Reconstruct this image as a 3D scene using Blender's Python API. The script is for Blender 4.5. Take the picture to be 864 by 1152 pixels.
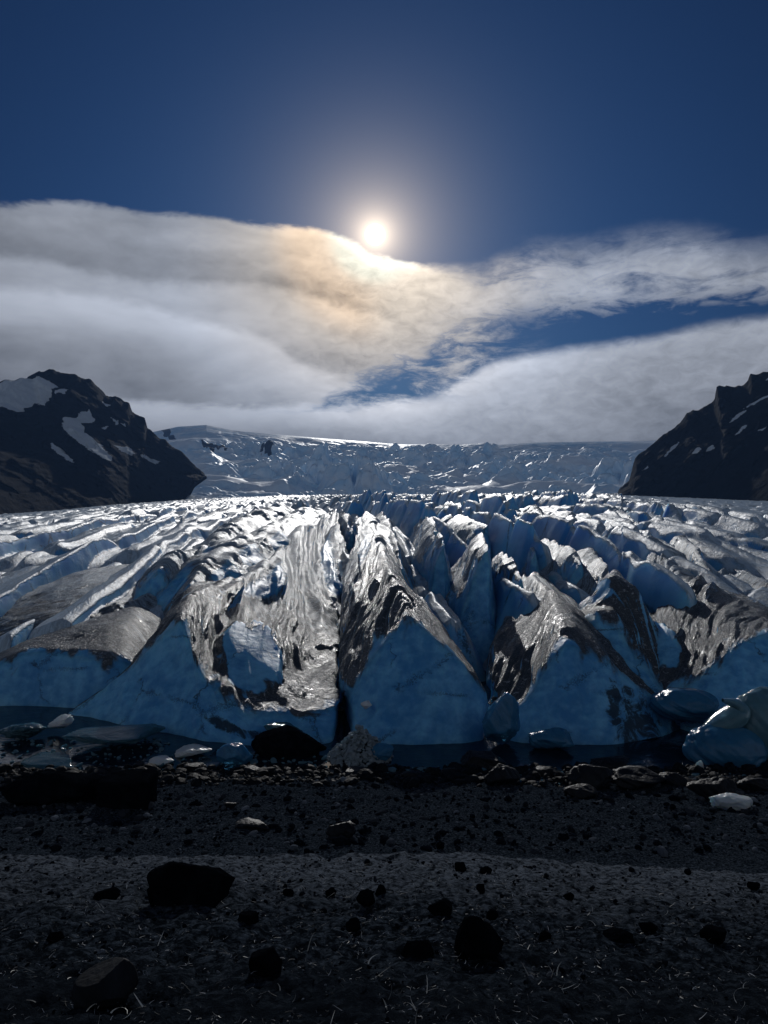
import bpy, math, random
import numpy as np

R = math.radians
scene = bpy.context.scene
for o in list(bpy.data.objects):
    bpy.data.objects.remove(o)
COL = scene.collection
EYE = 8.0          # eye height above the lagoon, metres
F = 832.0          # focal length of the camera, in pixels of an 864 x 1152 frame

# ------------------------------------------------------------------ camera
cam_d = bpy.data.cameras.new('camera')
cam = bpy.data.objects.new('camera', cam_d)
COL.objects.link(cam)
cam.location = (0, 0, EYE)
cam.rotation_euler = (R(90), 0, 0)
cam_d.sensor_fit = 'VERTICAL'
cam_d.sensor_height = 36.0
cam_d.lens = 36.0 * F / 1152.0
cam_d.clip_start = 0.1
cam_d.clip_end = 30000
scene.camera = cam

# ------------------------------------------------------------------ light
SUN_AZ = math.atan((422 - 432) / F)
SUN_EL = math.atan((576 - 264) / F)
SUN_DIR = (math.sin(SUN_AZ) * math.cos(SUN_EL), math.cos(SUN_AZ) * math.cos(SUN_EL), math.sin(SUN_EL))
sun_d = bpy.data.lights.new('sun', 'SUN')
sun_d.energy = 3.6
sun_d.angle = R(0.6)
sun_d.color = (1.0, 0.985, 0.965)
sun = bpy.data.objects.new('sun', sun_d)
COL.objects.link(sun)
sun.rotation_euler = (R(90) - SUN_EL, 0, math.pi - SUN_AZ)
scene.view_settings.view_transform = 'Standard'
scene.view_settings.look = 'None'
scene.view_settings.gamma = 1
scene.view_settings.use_curve_mapping = False
scene.view_settings.exposure = -1.2
scene.cycles.max_bounces = 6
scene.cycles.caustics_reflective = False
scene.cycles.caustics_refractive = False
scene.cycles.sample_clamp_indirect = 4


# ------------------------------------------------------------------ node helper
class NT:
    def __init__(s, tree):
        s.t = tree; s.n = tree.nodes; s.l = tree.links
    def node(s, typ, **kw):
        n = s.n.new(typ)
        for k, v in kw.items(): setattr(n, k, v)
        return n
    def put(s, sock, v):
        if isinstance(v, bpy.types.NodeSocket): s.l.new(v, sock)
        elif v is not None: sock.default_value = v
    def m(s, op, a, b=None, c=None, clamp=False):
        n = s.node('ShaderNodeMath', operation=op, use_clamp=clamp)
        s.put(n.inputs[0], a); s.put(n.inputs[1], b); s.put(n.inputs[2], c)
        return n.outputs[0]
    def vm(s, op, a, b=None):
        n = s.node('ShaderNodeVectorMath', operation=op)
        s.put(n.inputs[0], a); s.put(n.inputs[1], b)
        return n.outputs['Value'] if op in ('DOT_PRODUCT', 'LENGTH') else n.outputs[0]
    def comb(s, x, y, z):
        n = s.node('ShaderNodeCombineXYZ')
        for i, v in enumerate((x, y, z)): s.put(n.inputs[i], v)
        return n.outputs[0]
    def sep(s, v):
        n = s.node('ShaderNodeSeparateXYZ'); s.put(n.inputs[0], v); return n.outputs
    def noise(s, vec, scale=1, detail=4, rough=.55, dist=0, lac=2.0, typ=None):
        n = s.node('ShaderNodeTexNoise')
        if typ: n.noise_type = typ
        s.put(n.inputs['Vector'], vec)
        n.inputs['Scale'].default_value = scale; n.inputs['Detail'].default_value = detail
        n.inputs['Roughness'].default_value = rough; n.inputs['Distortion'].default_value = dist
        n.inputs['Lacunarity'].default_value = lac
        return n.outputs['Fac']
    def step(s, v, lo, hi, a=0., b=1., smooth=True):
        n = s.node('ShaderNodeMapRange', interpolation_type='SMOOTHSTEP' if smooth else 'LINEAR', clamp=True)
        for i, q in enumerate((v, lo, hi, a, b)): s.put(n.inputs[i], q)
        return n.outputs[0]
    def mix(s, f, a, b, typ='MIX'):
        n = s.node('ShaderNodeMix', data_type='RGBA', blend_type=typ, clamp_factor=True)
        s.put(n.inputs[0], f)
        s.put(n.inputs[6], a if isinstance(a, bpy.types.NodeSocket) else (*a, 1))
        s.put(n.inputs[7], b if isinstance(b, bpy.types.NodeSocket) else (*b, 1))
        return n.outputs[2]
    def curve(s, v, pts, lo, hi, ylo, yhi):
        """piecewise smooth curve through pts (x in lo..hi -> y in ylo..yhi)"""
        x = s.step(v, lo, hi, 0, 1, smooth=False)
        n = s.node('ShaderNodeFloatCurve')
        c = n.mapping.curves[0]
        q = [((a - lo) / (hi - lo), (b - ylo) / (yhi - ylo)) for a, b in pts]
        c.points[0].location = q[0]; c.points[1].location = q[-1]
        for p in q[1:-1]: c.points.new(*p)
        n.mapping.update()
        s.put(n.inputs['Value'], x)
        return s.m('MULTIPLY_ADD', n.outputs[0], yhi - ylo, ylo)


def azel(px, py):
    az = math.atan((px - 432) / F)
    return math.degrees(az), math.degrees(math.atan((576 - py) / F * math.cos(az)))


# ------------------------------------------------------------------ sky
def make_world():
    w = bpy.data.worlds.new('World')
    scene.world = w
    w.use_nodes = True
    t = NT(w.node_tree)
    t.n.clear()
    out = t.node('ShaderNodeOutputWorld')
    bg = t.node('ShaderNodeBackground')
    t.l.new(bg.outputs[0], out.inputs[0])
    sky = t.node('ShaderNodeTexSky')
    sky.sky_type = 'NISHITA'
    sky.sun_disc = False
    sky.sun_elevation = SUN_EL
    sky.sun_rotation = SUN_AZ
    sky.altitude = 100
    sky.air_density = 1.0
    sky.dust_density = 0.3
    sky.ozone_density = 3.0
    tc = t.node('ShaderNodeTexCoord')
    d = t.vm('NORMALIZE', tc.outputs['Generated'])
    dx, dy, dz = t.sep(d)
    az = t.m('MULTIPLY', t.m('ARCTAN2', dx, dy), 57.2958)
    el = t.m('MULTIPLY', t.m('ARCSINE', dz), 57.2958)
    cosd = t.vm('DOT_PRODUCT', d, SUN_DIR)
    ang = t.m('MULTIPLY', t.m('ARCCOSINE', t.m('MINIMUM', cosd, 1.0)), 57.2958)   # degrees from the sun

    blue = t.mix(1.0, sky.outputs[0], (SKY_TINT[0], SKY_TINT[1], SKY_TINT[2]), 'MULTIPLY')
    away = t.step(ang, 9, 44, 1.08, .62)
    blue = t.mix(1.0, blue, t.comb(away, away, away), 'MULTIPLY')
    # air glow round the sun (aureole)
    def ex(k):
        return t.m('EXPONENT', t.m('MULTIPLY', ang, -1.0 / k))
    aure = t.m('ADD', t.m('MULTIPLY', ex(2.9), 19.0), t.m('MULTIPLY', ex(.8), 44.0))
    blue = t.mix(1.0, blue, t.vm('SCALE', (1, 1, 1)) if False else t.comb(t.m('MULTIPLY', aure, 1.0), t.m('MULTIPLY', aure, .80), t.m('MULTIPLY', aure, .58)), 'ADD')

    # clouds, laid out by compass direction and height
    P = t.comb(az, t.m('MULTIPLY', el, 2.1), 0.0)
    n_big = t.noise(P, .16, 7, .58, .25)
    n_wisp = t.noise(t.comb(t.m('MULTIPLY', az, .8), t.m('MULTIPLY', el, 2.6), 3.0), .30, 9, .66, .4)
    n_soft = t.noise(t.comb(t.m('MULTIPLY', az, .55), t.m('MULTIPLY', el, 1.6), 7.0), .12, 4, .5, .3)
    n_fine = t.noise(t.comb(az, t.m('MULTIPLY', el, 1.8), 9.0), .75, 8, .6, .5)

    def E(pts):
        return [azel(*p) for p in pts]
    def curve(pts):
        q = E(pts)
        q = [(-60, q[0][1])] + q + [(60, q[-1][1])]
        return t.curve(az, q, -60, 60, 0, 30)
    wob = t.m('MULTIPLY', t.m('SUBTRACT', n_wisp, .5), 1.9)
    wobs = t.m('MULTIPLY', t.m('SUBTRACT', n_fine, .5), .9)
    top = curve([(0, 226), (90, 226), (160, 238), (216, 238), (300, 252), (360, 256), (392, 268), (425, 286), (500, 296), (540, 292), (570, 272), (610, 262), (680, 256), (740, 246), (864, 256)])
    bank = curve([(0, 440), (330, 456), (400, 452), (470, 442), (520, 422), (560, 402), (640, 388), (740, 374), (800, 360), (864, 352)])
    low = curve([(0, 480), (330, 480), (380, 446), (430, 420), (470, 404), (500, 386), (540, 370), (600, 356), (700, 345), (864, 338)])
    dt = t.m('SUBTRACT', t.m('ADD', top, t.m('MULTIPLY_ADD', wob, .60, t.m('MULTIPLY', wobs, .55))), el)
    up = t.m('SUBTRACT', el, t.m('ADD', t.m('MULTIPLY_ADD', wobs, 1.5, low), t.m('MULTIPLY', wob, 2.4)))
    # left sheet is crisp and thick, right part thin and wispy
    right = t.step(az, 2, 11)
    sheet = t.m('MULTIPLY', t.step(dt, -.15, t.m('MULTIPLY_ADD', right, 3.0, .5)), t.step(up, -.5, 1.1))
    rag = t.step(t.m('ADD', n_wisp, t.m('MULTIPLY', n_big, .6)), .48, .86)
    sheet = t.m('MULTIPLY', sheet, t.m('ADD', t.m('MULTIPLY', t.m('SUBTRACT', 1.0, right), .92), t.m('MULTIPLY', right, t.m('MULTIPLY', rag, .90))))
    db = t.m('SUBTRACT', t.m('MULTIPLY_ADD', wobs, .45, bank), el)
    lump = t.step(az, 8, 2)          # nearer the middle the bank breaks into lumps
    db2 = t.m('ADD', db, t.m('MULTIPLY', t.m('MULTIPLY', wob, lump), .9))
    bankd = t.m('MULTIPLY', t.step(db2, -.2, .9), .96)
    gap = t.m('MULTIPLY', t.step(t.m('ABSOLUTE', t.m('SUBTRACT', az, -1.)), 9, 3), t.step(t.m('ABSOLUTE', t.m('SUBTRACT', el, 10.3)), 2.4, .6))
    bankd = t.m('MULTIPLY', bankd, t.m('SUBTRACT', 1.0, t.m('MULTIPLY', gap, t.step(n_wisp, .62, .48))))
    leftlow = t.m('MULTIPLY', t.step(az, -3, -10), t.step(dt, 0, 1))
    gz = t.m('MULTIPLY', t.step(t.m('ABSOLUTE', t.m('SUBTRACT', az, 1.5)), 12, 5), t.step(t.m('ABSOLUTE', t.m('SUBTRACT', el, 11.6)), 4.5, 2.2))
    patch = t.m('MULTIPLY', gz, t.m('MULTIPLY', t.step(t.m('ADD', n_wisp, t.m('MULTIPLY', t.m('SUBTRACT', n_fine, .5), .2)), .42, .70), .9))
    dens = t.m('MAXIMUM', t.m('MAXIMUM', t.m('MAXIMUM', sheet, patch), bankd), t.m('MULTIPLY', leftlow, .95))
    dens = t.m('MULTIPLY', dens, t.step(t.m('ABSOLUTE', az), 75, 50, .25, 1.0))
    # cloud light: thin where near its edge and near the sun
    folds = None
    for pts, wd, amp in (([(0, 292), (60, 300), (110, 312), (200, 322), (300, 326), (370, 342), (430, 360), (864, 380)], 1.0, .34),
                         ([(0, 330), (130, 340), (210, 362), (270, 376), (310, 392), (335, 410), (380, 425), (864, 450)], 1.1, .36)):
        f = t.m('SUBTRACT', t.m('MULTIPLY_ADD', wobs, .5, curve(pts)), el)     # >0 below the fold
        ridge = t.m('MULTIPLY', t.step(f, -.7, .25), t.step(f, 4.2, .25))
        shade = t.m('MULTIPLY', t.m('SUBTRACT', ridge, .38), amp)
        shade = t.m('MULTIPLY', shade, t.step(az, 3, -3))
        folds = shade if folds is None else t.m('ADD', folds, shade)
    bankedge = t.m('MULTIPLY', t.step(db2, -.3, .5), t.step(db2, 4.0, .3))
    lit = t.m('ADD', t.m('ADD', .92, folds), t.m('ADD', t.m('MULTIPLY', bankedge, t.m('MULTIPLY_ADD', t.step(az, 22, 3), .42, .16)), t.m('MULTIPLY', t.m('SUBTRACT', n_soft, .5), 1.3)))
    lit = t.m('ADD', lit, t.m('MULTIPLY', t.m('SUBTRACT', n_fine, .5), t.m('MULTIPLY_ADD', t.step(az, -12, 0), .55, .22)))
    lit = t.m('MAXIMUM', lit, .16)
    horizon_dim = t.step(el, 2, 11, .62, 1.0)
    fwd = t.m('ADD', t.m('MULTIPLY', ex(8.5), 3.4), t.m('MULTIPLY', ex(2.2), 6.5))
    edge_glow = t.m('MULTIPLY', t.step(dt, 1.2, .1), t.m('MULTIPLY', ex(4.0), 22.0))
    L = t.m('ADD', t.m('MULTIPLY', lit, t.m('MULTIPLY', horizon_dim, t.m('ADD', CLOUD, t.m('MULTIPLY', fwd, CLOUD * .62)))), edge_glow)
    cool = t.comb(t.m('MULTIPLY', L, .88), t.m('MULTIPLY', L, .95), t.m('MULTIPLY', L, 1.10))
    warm = t.comb(t.m('MULTIPLY', L, 1.14), t.m('MULTIPLY', L, .97), t.m('MULTIPLY', L, .76))
    cc = t.mix(t.m('MULTIPLY', t.step(ang, 16, 4), .9), cool, warm)
    # iridescence: a faint orange ring left of the sun, greenish inside
    ir = t.m('MULTIPLY', t.m('MULTIPLY', t.step(t.m('ABSOLUTE', t.m('SUBTRACT', ang, 5.2)), 3.4, .3), t.step(az, 1, -3)), .42)
    cc = t.mix(ir, cc, t.comb(t.m('MULTIPLY', L, 1.55), t.m('MULTIPLY', L, 1.05), t.m('MULTIPLY', L, .62)))
    gr = t.m('MULTIPLY', t.step(t.m('ABSOLUTE', t.m('SUBTRACT', ang, 2.6)), 1.3, .1), .35)
    cc = t.mix(gr, cc, t.comb(t.m('MULTIPLY', L, .84), t.m('MULTIPLY', L, 1.06), t.m('MULTIPLY', L, .92)))
    back = t.m('MULTIPLY', t.step(t.m('ABSOLUTE', az), 80, 115), t.m('MULTIPLY', t.step(el, 62, 40), t.step(n_big, .40, .56)))  # unseen clouds behind the camera, added to fill the camera-facing ice
    Lb = t.m('MULTIPLY', t.m('ADD', .5, n_soft), BACK_FILL)
    cc = t.mix(t.step(t.m('ABSOLUTE', az), 80, 90), cc, t.comb(t.m('MULTIPLY', Lb, .90), t.m('MULTIPLY', Lb, .97), t.m('MULTIPLY', Lb, 1.08)))
    dens = t.m('MAXIMUM', dens, t.m('MULTIPLY', back, .9))
    col = t.mix(dens, blue, cc)
    disc = t.step(ang, .78, .42, 0, 150)
    col = t.mix(1.0, col, t.comb(disc, t.m('MULTIPLY', disc, .93), t.m('MULTIPLY', disc, .82)), 'ADD')
    t.l.new(col, bg.inputs[0])
    bg.inputs[1].default_value = 0.1


SKY_TINT = (.105, .24, .46)
CLOUD = 9.0
BACK_FILL = 10.0  # brightness of the added fill clouds behind the camera
make_world()

# ------------------------------------------------------------------ numpy noise
_rng = np.random.RandomState(11)
_perm = _rng.permutation(4096)
_ga = _rng.rand(4096) * 2 * np.pi
_gx, _gy = np.cos(_ga), np.sin(_ga)
_rv = _rng.rand(4096, 4)


def _h(i, j, seed=0):
    return _perm[(_perm[(_perm[(i + seed * 57) & 4095] + j) & 4095] + seed) & 4095]


def perlin(x, y, seed=0):
    xi = np.floor(x).astype(np.int64); yi = np.floor(y).astype(np.int64)
    xf = x - xi; yf = y - yi
    u = xf * xf * xf * (xf * (xf * 6 - 15) + 10); v = yf * yf * yf * (yf * (yf * 6 - 15) + 10)
    def g(i, j, a, b):
        k = _h(i, j, seed); return _gx[k] * a + _gy[k] * b
    n00 = g(xi, yi, xf, yf); n10 = g(xi + 1, yi, xf - 1, yf)
    n01 = g(xi, yi + 1, xf, yf - 1); n11 = g(xi + 1, yi + 1, xf - 1, yf - 1)
    return (n00 * (1 - u) + n10 * u) * (1 - v) + (n01 * (1 - u) + n11 * u) * v


def fbm(x, y, oct=4, seed=0, gain=.5, ridged=False):
    r = 0; a = 1.
    for o in range(oct):
        n = perlin(x * 2 ** o + 13.7 * o, y * 2 ** o - 7.3 * o, seed + o)
        r = r + a * ((1 - 2.4 * np.abs(n)) - .55 if ridged else n)
        a *= gain
    return r


def voronoi(x, y, seed=0, jit=.85):
    """F1, F2, offset to the nearest seed and that seed's random numbers"""
    xi = np.floor(x).astype(np.int64); yi = np.floor(y).astype(np.int64)
    f1 = np.full(x.shape, 9.); f2 = np.full(x.shape, 9.)
    ox = np.zeros(x.shape); oy = np.zeros(x.shape); rk = np.zeros(x.shape, np.int64)
    for a in (-1, 0, 1):
        for b in (-1, 0, 1):
            k = _h(xi + a, yi + b, seed)
            cx = xi + a + .5 + (_rv[k, 0] - .5) * jit; cy = yi + b + .5 + (_rv[k, 1] - .5) * jit
            dx = x - cx; dy = y - cy
            d = np.hypot(dx, dy)
            near = d < f1
            f2 = np.where(near, f1, np.minimum(f2, d))
            f1 = np.where(near, d, f1)
            ox = np.where(near, dx, ox); oy = np.where(near, dy, oy); rk = np.where(near, k, rk)
    return f1, f2, ox, oy, _rv[rk, 2], _rv[rk, 3]


def sstep(x, a, b):
    t = np.clip((x - a) / (b - a), 0, 1); return t * t * (3 - 2 * t)


# ------------------------------------------------------------------ mesh helpers
def tag(o, label=None, cat=None, group=None, kind=None):
    if label: o['label'] = label
    if cat: o['category'] = cat
    if group: o['group'] = group
    if kind: o['kind'] = kind
    return o


def empty(name, loc, label=None, cat=None, group=None):
    o = bpy.data.objects.new(name, None)
    COL.objects.link(o); o.location = loc
    o.empty_display_size = .2
    return tag(o, label, cat, group)


def mesh_from(name, V, quads, mat, parent=None, smooth=True, attrs=None, uv=None, tris=None):
    me = bpy.data.meshes.new(name)
    V = np.asarray(V, np.float32).reshape(-1, 3)
    if parent is not None:
        V = V - np.array(parent.location, np.float32)
    me.vertices.add(len(V)); me.vertices.foreach_set('co', V.ravel())
    faces = []
    starts = []; tot = []; idx = []
    pos = 0
    for fs, k in ((quads, 4), (tris, 3)):
        if fs is None or len(fs) == 0: continue
        fs = np.asarray(fs, np.int32).reshape(-1, k)
        idx.append(fs.ravel()); starts.append(pos + np.arange(len(fs)) * k); pos += fs.size
    idx = np.concatenate(idx); starts = np.concatenate(starts)
    me.loops.add(len(idx)); me.loops.foreach_set('vertex_index', idx)
    me.polygons.add(len(starts)); me.polygons.foreach_set('loop_start', starts.astype(np.int32))
    if attrs:
        for k, a in attrs.items():
            at = me.attributes.new(k, 'FLOAT', 'POINT'); at.data.foreach_set('value', np.asarray(a, np.float32).ravel())
    if uv is not None:
        at = me.attributes.new('flow', 'FLOAT_VECTOR', 'POINT')
        at.data.foreach_set('vector', np.asarray(uv, np.float32).ravel())
    me.update(calc_edges=True)
    me.polygons.foreach_set('use_smooth', np.full(len(me.polygons), smooth))
    me.materials.append(mat)
    o = bpy.data.objects.new(name, me)
    COL.objects.link(o)
    if parent is not None: o.parent = parent
    return o


def grid_quads(nr, nc, r0=0, r1=None):
    r1 = nr - 1 if r1 is None else r1
    i = np.arange(r0, r1)[:, None] * nc + np.arange(nc - 1)[None, :]
    return np.stack([i, i + 1, i + 1 + nc, i + nc], -1).reshape(-1, 4)


def P3(px, py, D):
    return np.array([(px - 432) * D / F, D, EYE - (py - 576) * D / F])


def grid_normals(G):
    du = np.gradient(G, axis=1); dv = np.gradient(G, axis=0)
    n = np.cross(du, dv); l = np.linalg.norm(n, axis=-1, keepdims=True)
    n = n / np.maximum(l, 1e-9)
    return n


# ------------------------------------------------------------------ materials
def newmat(name):
    m = bpy.data.materials.new(name); m.use_nodes = True
    t = NT(m.node_tree)
    b = m.node_tree.nodes['Principled BSDF']
    return m, t, b


def bump(t, b, h, strength=.5, dist=.05):
    n = t.node('ShaderNodeBump'); n.inputs['Strength'].default_value = strength
    n.inputs['Distance'].default_value = dist
    t.put(n.inputs['Height'], h); t.l.new(n.outputs[0], b.inputs['Normal'])


def mat_ice(name, scale=1.0, dirt=1.0, bumpd=.05, crust_col=(.30, .39, .48), rough=.36, lowf=1.0):
    """blue glacier ice under a weathered, ash-streaked crust; 'crust' tells where the crust lies,
    'flow' holds metres along and down the ridge so melt streaks follow it"""
    m, t, b = newmat(name)
    at = t.node('ShaderNodeAttribute', attribute_name='crust')
    sa = t.node('ShaderNodeAttribute', attribute_name='silt')
    aa = t.node('ShaderNodeAttribute', attribute_name='ash')
    fl = t.node('ShaderNodeAttribute', attribute_name='flow')
    tc = t.node('ShaderNodeTexCoord')
    ob = tc.outputs['Object']
    fu, fv, fw = t.sep(fl.outputs['Vector'])
    st = t.comb(t.m('MULTIPLY', fu, 1.0), t.m('MULTIPLY', fv, .26), 0.0)
    s1 = t.noise(st, 3.2 * scale, 7, .62, .35)
    s2 = t.noise(st, 9.0 * scale, 5, .6, .2)
    g1 = t.noise(ob, .45 * scale, 5, .6, .4)
    g2 = t.noise(ob, 2.4 * scale * lowf, 6, .6, .2)
    fine = t.noise(ob, 16 * scale, 5, .65)
    cr = t.step(t.m('ADD', at.outputs['Fac'], t.m('ADD', t.m('MULTIPLY', t.m('SUBTRACT', g2, .5), .9), t.m('MULTIPLY', t.m('SUBTRACT', s1, .5), .8))), .25, .72)
    # crust: pale granular ice with ash
    ash = t.step(t.m('ADD', t.m('MULTIPLY_ADD', aa.outputs['Fac'], .20, t.m('MULTIPLY', s1, .62)), t.m('MULTIPLY', g1, .55)), .55, .76)
    ash = t.m('MULTIPLY', ash, dirt)
    ash2 = t.m('MULTIPLY', t.step(s2, .52, .75), .55 * dirt)
    cc = t.mix(ash2, crust_col, (.12, .125, .13))
    cc = t.mix(t.m('MULTIPLY', ash, .88), cc, (.040, .046, .055))
    crest = t.m('SUBTRACT', 1.0, t.m('MULTIPLY', t.m('ABSOLUTE', t.m('SUBTRACT', t.noise(st, 5.0 * scale, 6, .6, .5), .5)), 5.0))
    cc = t.mix(t.m('MULTIPLY', t.step(crest, .66, .98), .62 * dirt), cc, (.035, .042, .052))
    cc = t.mix(t.m('MULTIPLY', t.step(fine, .55, .72), .45 * dirt), cc, (.05, .06, .07))
    cc = t.mix(t.m('MULTIPLY', t.step(t.noise(ob, 5 * scale, 6, .7, .8), .55, .68), .5), cc, (.62, .68, .74))
    ice = t.mix(t.step(t.m('ADD', t.m('MULTIPLY', g2, .5), t.m('MULTIPLY', t.noise(ob, .22 * scale, 4, .6, .8), .6)), .42, .70), ICE_A, ICE_B)
    ice = t.mix(t.m('MULTIPLY', t.step(g1, .58, .78), .25), ice, (.03, .10, .19))
    vo = t.node('ShaderNodeTexVoronoi', feature='DISTANCE_TO_EDGE')
    t.put(vo.inputs['Vector'], t.vm('ADD', ob, t.vm('SCALE', t.comb(g2, fine, g1))))
    vo.inputs['Scale'].default_value = .33 * scale
    crack = t.m('MULTIPLY', t.step(vo.outputs['Distance'], .022, .0), t.step(g1, .46, .56))
    ice = t.mix(t.m('MULTIPLY', crack, .8), ice, (.012, .025, .045))
    silt = t.step(t.m('ADD', sa.outputs['Fac'], t.m('MULTIPLY', t.m('SUBTRACT', t.noise(ob, 1.1 * scale, 8, .72, 1.2), .5), 3.4)), .62, 1.0)
    base = t.mix(t.m('MULTIPLY', silt, .9), t.mix(cr, ice, cc), (.010, .016, .026))
    t.put(b.inputs['Base Color'], base)
    t.put(b.inputs['Subsurface Weight'], t.m('MULTIPLY', t.m('SUBTRACT', 1.0, cr), t.m('MULTIPLY_ADD', silt, -.6, .6)))
    b.inputs['Subsurface Radius'].default_value = (.25, .8, 1.5)
    b.inputs['Subsurface Scale'].default_value = .8 / scale
    r = t.m('ADD', t.step(fine, .3, .7, rough - .12, rough + .14), t.m('MULTIPLY', ash, -.12))
    t.put(b.inputs['Roughness'], t.mix(cr, (.42, .42, .42), t.comb(r, r, r)))
    b.inputs['IOR'].default_value = 1.33
    t.put(b.inputs['Specular IOR Level'], t.m('ADD', t.m('MULTIPLY_ADD', cr, .02, .30), t.m('MULTIPLY', t.m('MULTIPLY', ash, cr), -.17)))
    h = t.m('ADD', t.m('MULTIPLY', s1, .7), t.m('ADD', t.m('MULTIPLY', crest, .30), t.m('MULTIPLY', fine, .55)))
    h = t.m('ADD', h, t.m('MULTIPLY', t.noise(ob, 6.5 * scale, 5, .65, .6), .9))
    h = t.m('MULTIPLY', h, t.m('MULTIPLY_ADD', cr, .85, .15))
    h = t.m('ADD', h, t.m('MULTIPLY', g2, .5))
    bump(t, b, h, .9, bumpd)
    return m


ICE_A = (.050, .22, .47)
ICE_B = (.16, .43, .68)
M_ICE = mat_ice('ridge_ice', 1.0, 1.0, .09)
M_ICE_MID = mat_ice('far_ridge_ice', .45, .55, .07, (.38, .49, .60), .42, .35)
M_FACE = M_ICE


def mat_rock(name, c1, c2, rough=.6, scale=6, bumpd=.02, spec=.35):
    m, t, b = newmat(name)
    tc = t.node('ShaderNodeTexCoord')
    n = t.noise(tc.outputs['Object'], scale, 7, .6, .3)
    n2 = t.noise(tc.outputs['Object'], scale * 5, 5, .6)
    t.put(b.inputs['Base Color'], t.mix(t.step(n, .35, .7), c1, c2))
    t.put(b.inputs['Roughness'], t.step(n2, .3, .7, rough - .12, rough + .15))
    b.inputs['Specular IOR Level'].default_value = spec
    bump(t, b, t.m('ADD', n, t.m('MULTIPLY', n2, .3)), .8, bumpd)
    return m


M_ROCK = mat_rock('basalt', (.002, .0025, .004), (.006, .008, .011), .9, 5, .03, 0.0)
M_WETROCK = mat_rock('wet_basalt', (.003, .004, .006), (.010, .013, .018), .5, 9, .03, .14)

# ------------------------------------------------------------------ ground: moraine, beach and lagoon bed as one sheet
def edge_D(x):
    return 6.0 + .12 * np.sin(x * 1.3) + .25 * np.sin(x * .35 + 1)


def ground_z(x, y):
    """terrace under the camera, a bank, then the low beach running into the lagoon"""
    x = np.asarray(x, float); y = np.asarray(y, float)
    e = edge_D(x)
    top = 6.42 - .285 * (y - 2.3) - .012 * (y - 2.3) ** 2 - .055 * np.maximum(x - .3, 0) + .03 * np.maximum(-x, 0) * 0
    zt = 6.42 - .285 * (e - 2.3) - .012 * (e - 2.3) ** 2 - .055 * np.maximum(x - .3, 0)
    bank = zt - .62 * (y - e) - .03 * (y - e)
    low = 1.15 - (y - 15.5) * .155
    z = np.where(y < e, top, np.maximum(bank, low))
    k = .35
    m = np.maximum(bank, low); s = np.log(np.exp((bank - m) / k) + np.exp((low - m) / k)) * k + m
    z = np.where(y < e, top, s)
    z = np.maximum(z, -2.5)
    amp = np.clip((y - 0) / 18, .12, 1.0)
    z = z + .10 * amp * fbm(x * .8, y * .8, 3, 3) + .035 * fbm(x * 3.1, y * 3.1, 3, 8)
    return z


def make_ground():
    ys = np.concatenate([np.linspace(-14, 1.5, 40)[:-1], 1.5 + (26 - 1.5) * (np.linspace(0, 1, 620) ** 1.55), np.linspace(26.4, 60, 20), [120, 400, 2000, 9000]])
    us = np.linspace(-1, 1, 620)
    Y = ys[:, None] * np.ones_like(us)[None]
    half = np.maximum(np.abs(ys) * .75 + 5, 6)
    X = half[:, None] * us[None]
    Z = ground_z(X, np.minimum(Y, 40))
    near = np.clip(1.2 - Y / 26, 0, 1)
    px = np.clip(Y, 2, 26) / 5.
    Z += .030 * fbm(X * 5.5, Y * 5.5, 4, 21, .65) * np.clip(1.6 - Y / 12, .2, 1) + .045 * np.clip(Y / 14 - .2, 0, 1) * fbm(X * 2.4, Y * 2.4, 3, 31, .6)
    Z += .012 * fbm(X * 26, Y * 26, 2, 27) * np.clip(1.3 - Y / 7, 0, 1)
    Z = np.where(Y > 26, np.minimum(Z, -2.0), Z)
    m, t, b = newmat('black_gravel')
    g = t.node('ShaderNodeNewGeometry')
    p = g.outputs['Position']
    n1 = t.noise(p, 1.1, 6, .6, .4)
    n2 = t.noise(p, 22, 8, .7, .3)
    n3 = t.noise(p, 90, 5, .7)
    px_, py_, pz_ = t.sep(p)
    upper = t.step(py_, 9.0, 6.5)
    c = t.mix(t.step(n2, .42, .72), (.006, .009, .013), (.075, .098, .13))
    lit_moss = t.m('MULTIPLY', t.step(t.m('MULTIPLY_ADD', n1, 2.4, py_), 4.6, 6.4), upper)  # light band along the terrace edge, painted into the dry moss colour
    c = t.mix(t.m('MULTIPLY', t.step(n2, .35, .65), lit_moss), c, (.14, .165, .20))
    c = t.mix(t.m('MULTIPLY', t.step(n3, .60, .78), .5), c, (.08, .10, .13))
    near_dark = t.step(t.m('MULTIPLY_ADD', n1, 1.2, py_), 3.9, 2.9)  # ground colour made darker towards the camera
    c = t.mix(t.m('MULTIPLY', near_dark, .75), c, (.011, .015, .021))
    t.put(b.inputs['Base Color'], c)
    t.put(b.inputs['Roughness'], t.step(n2, .3, .7, .55, .85))
    b.inputs['Specular IOR Level'].default_value = 0
    bump(t, b, t.m('ADD', n2, t.m('MULTIPLY', n3, .35)), 1.0, .04)
    G = np.stack([X, Y, Z], -1)
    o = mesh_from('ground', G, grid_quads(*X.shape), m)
    tag(o, 'dark volcanic gravel and mossy ground sloping down to the lagoon shore', 'ground', kind='structure')


make_ground()

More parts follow.
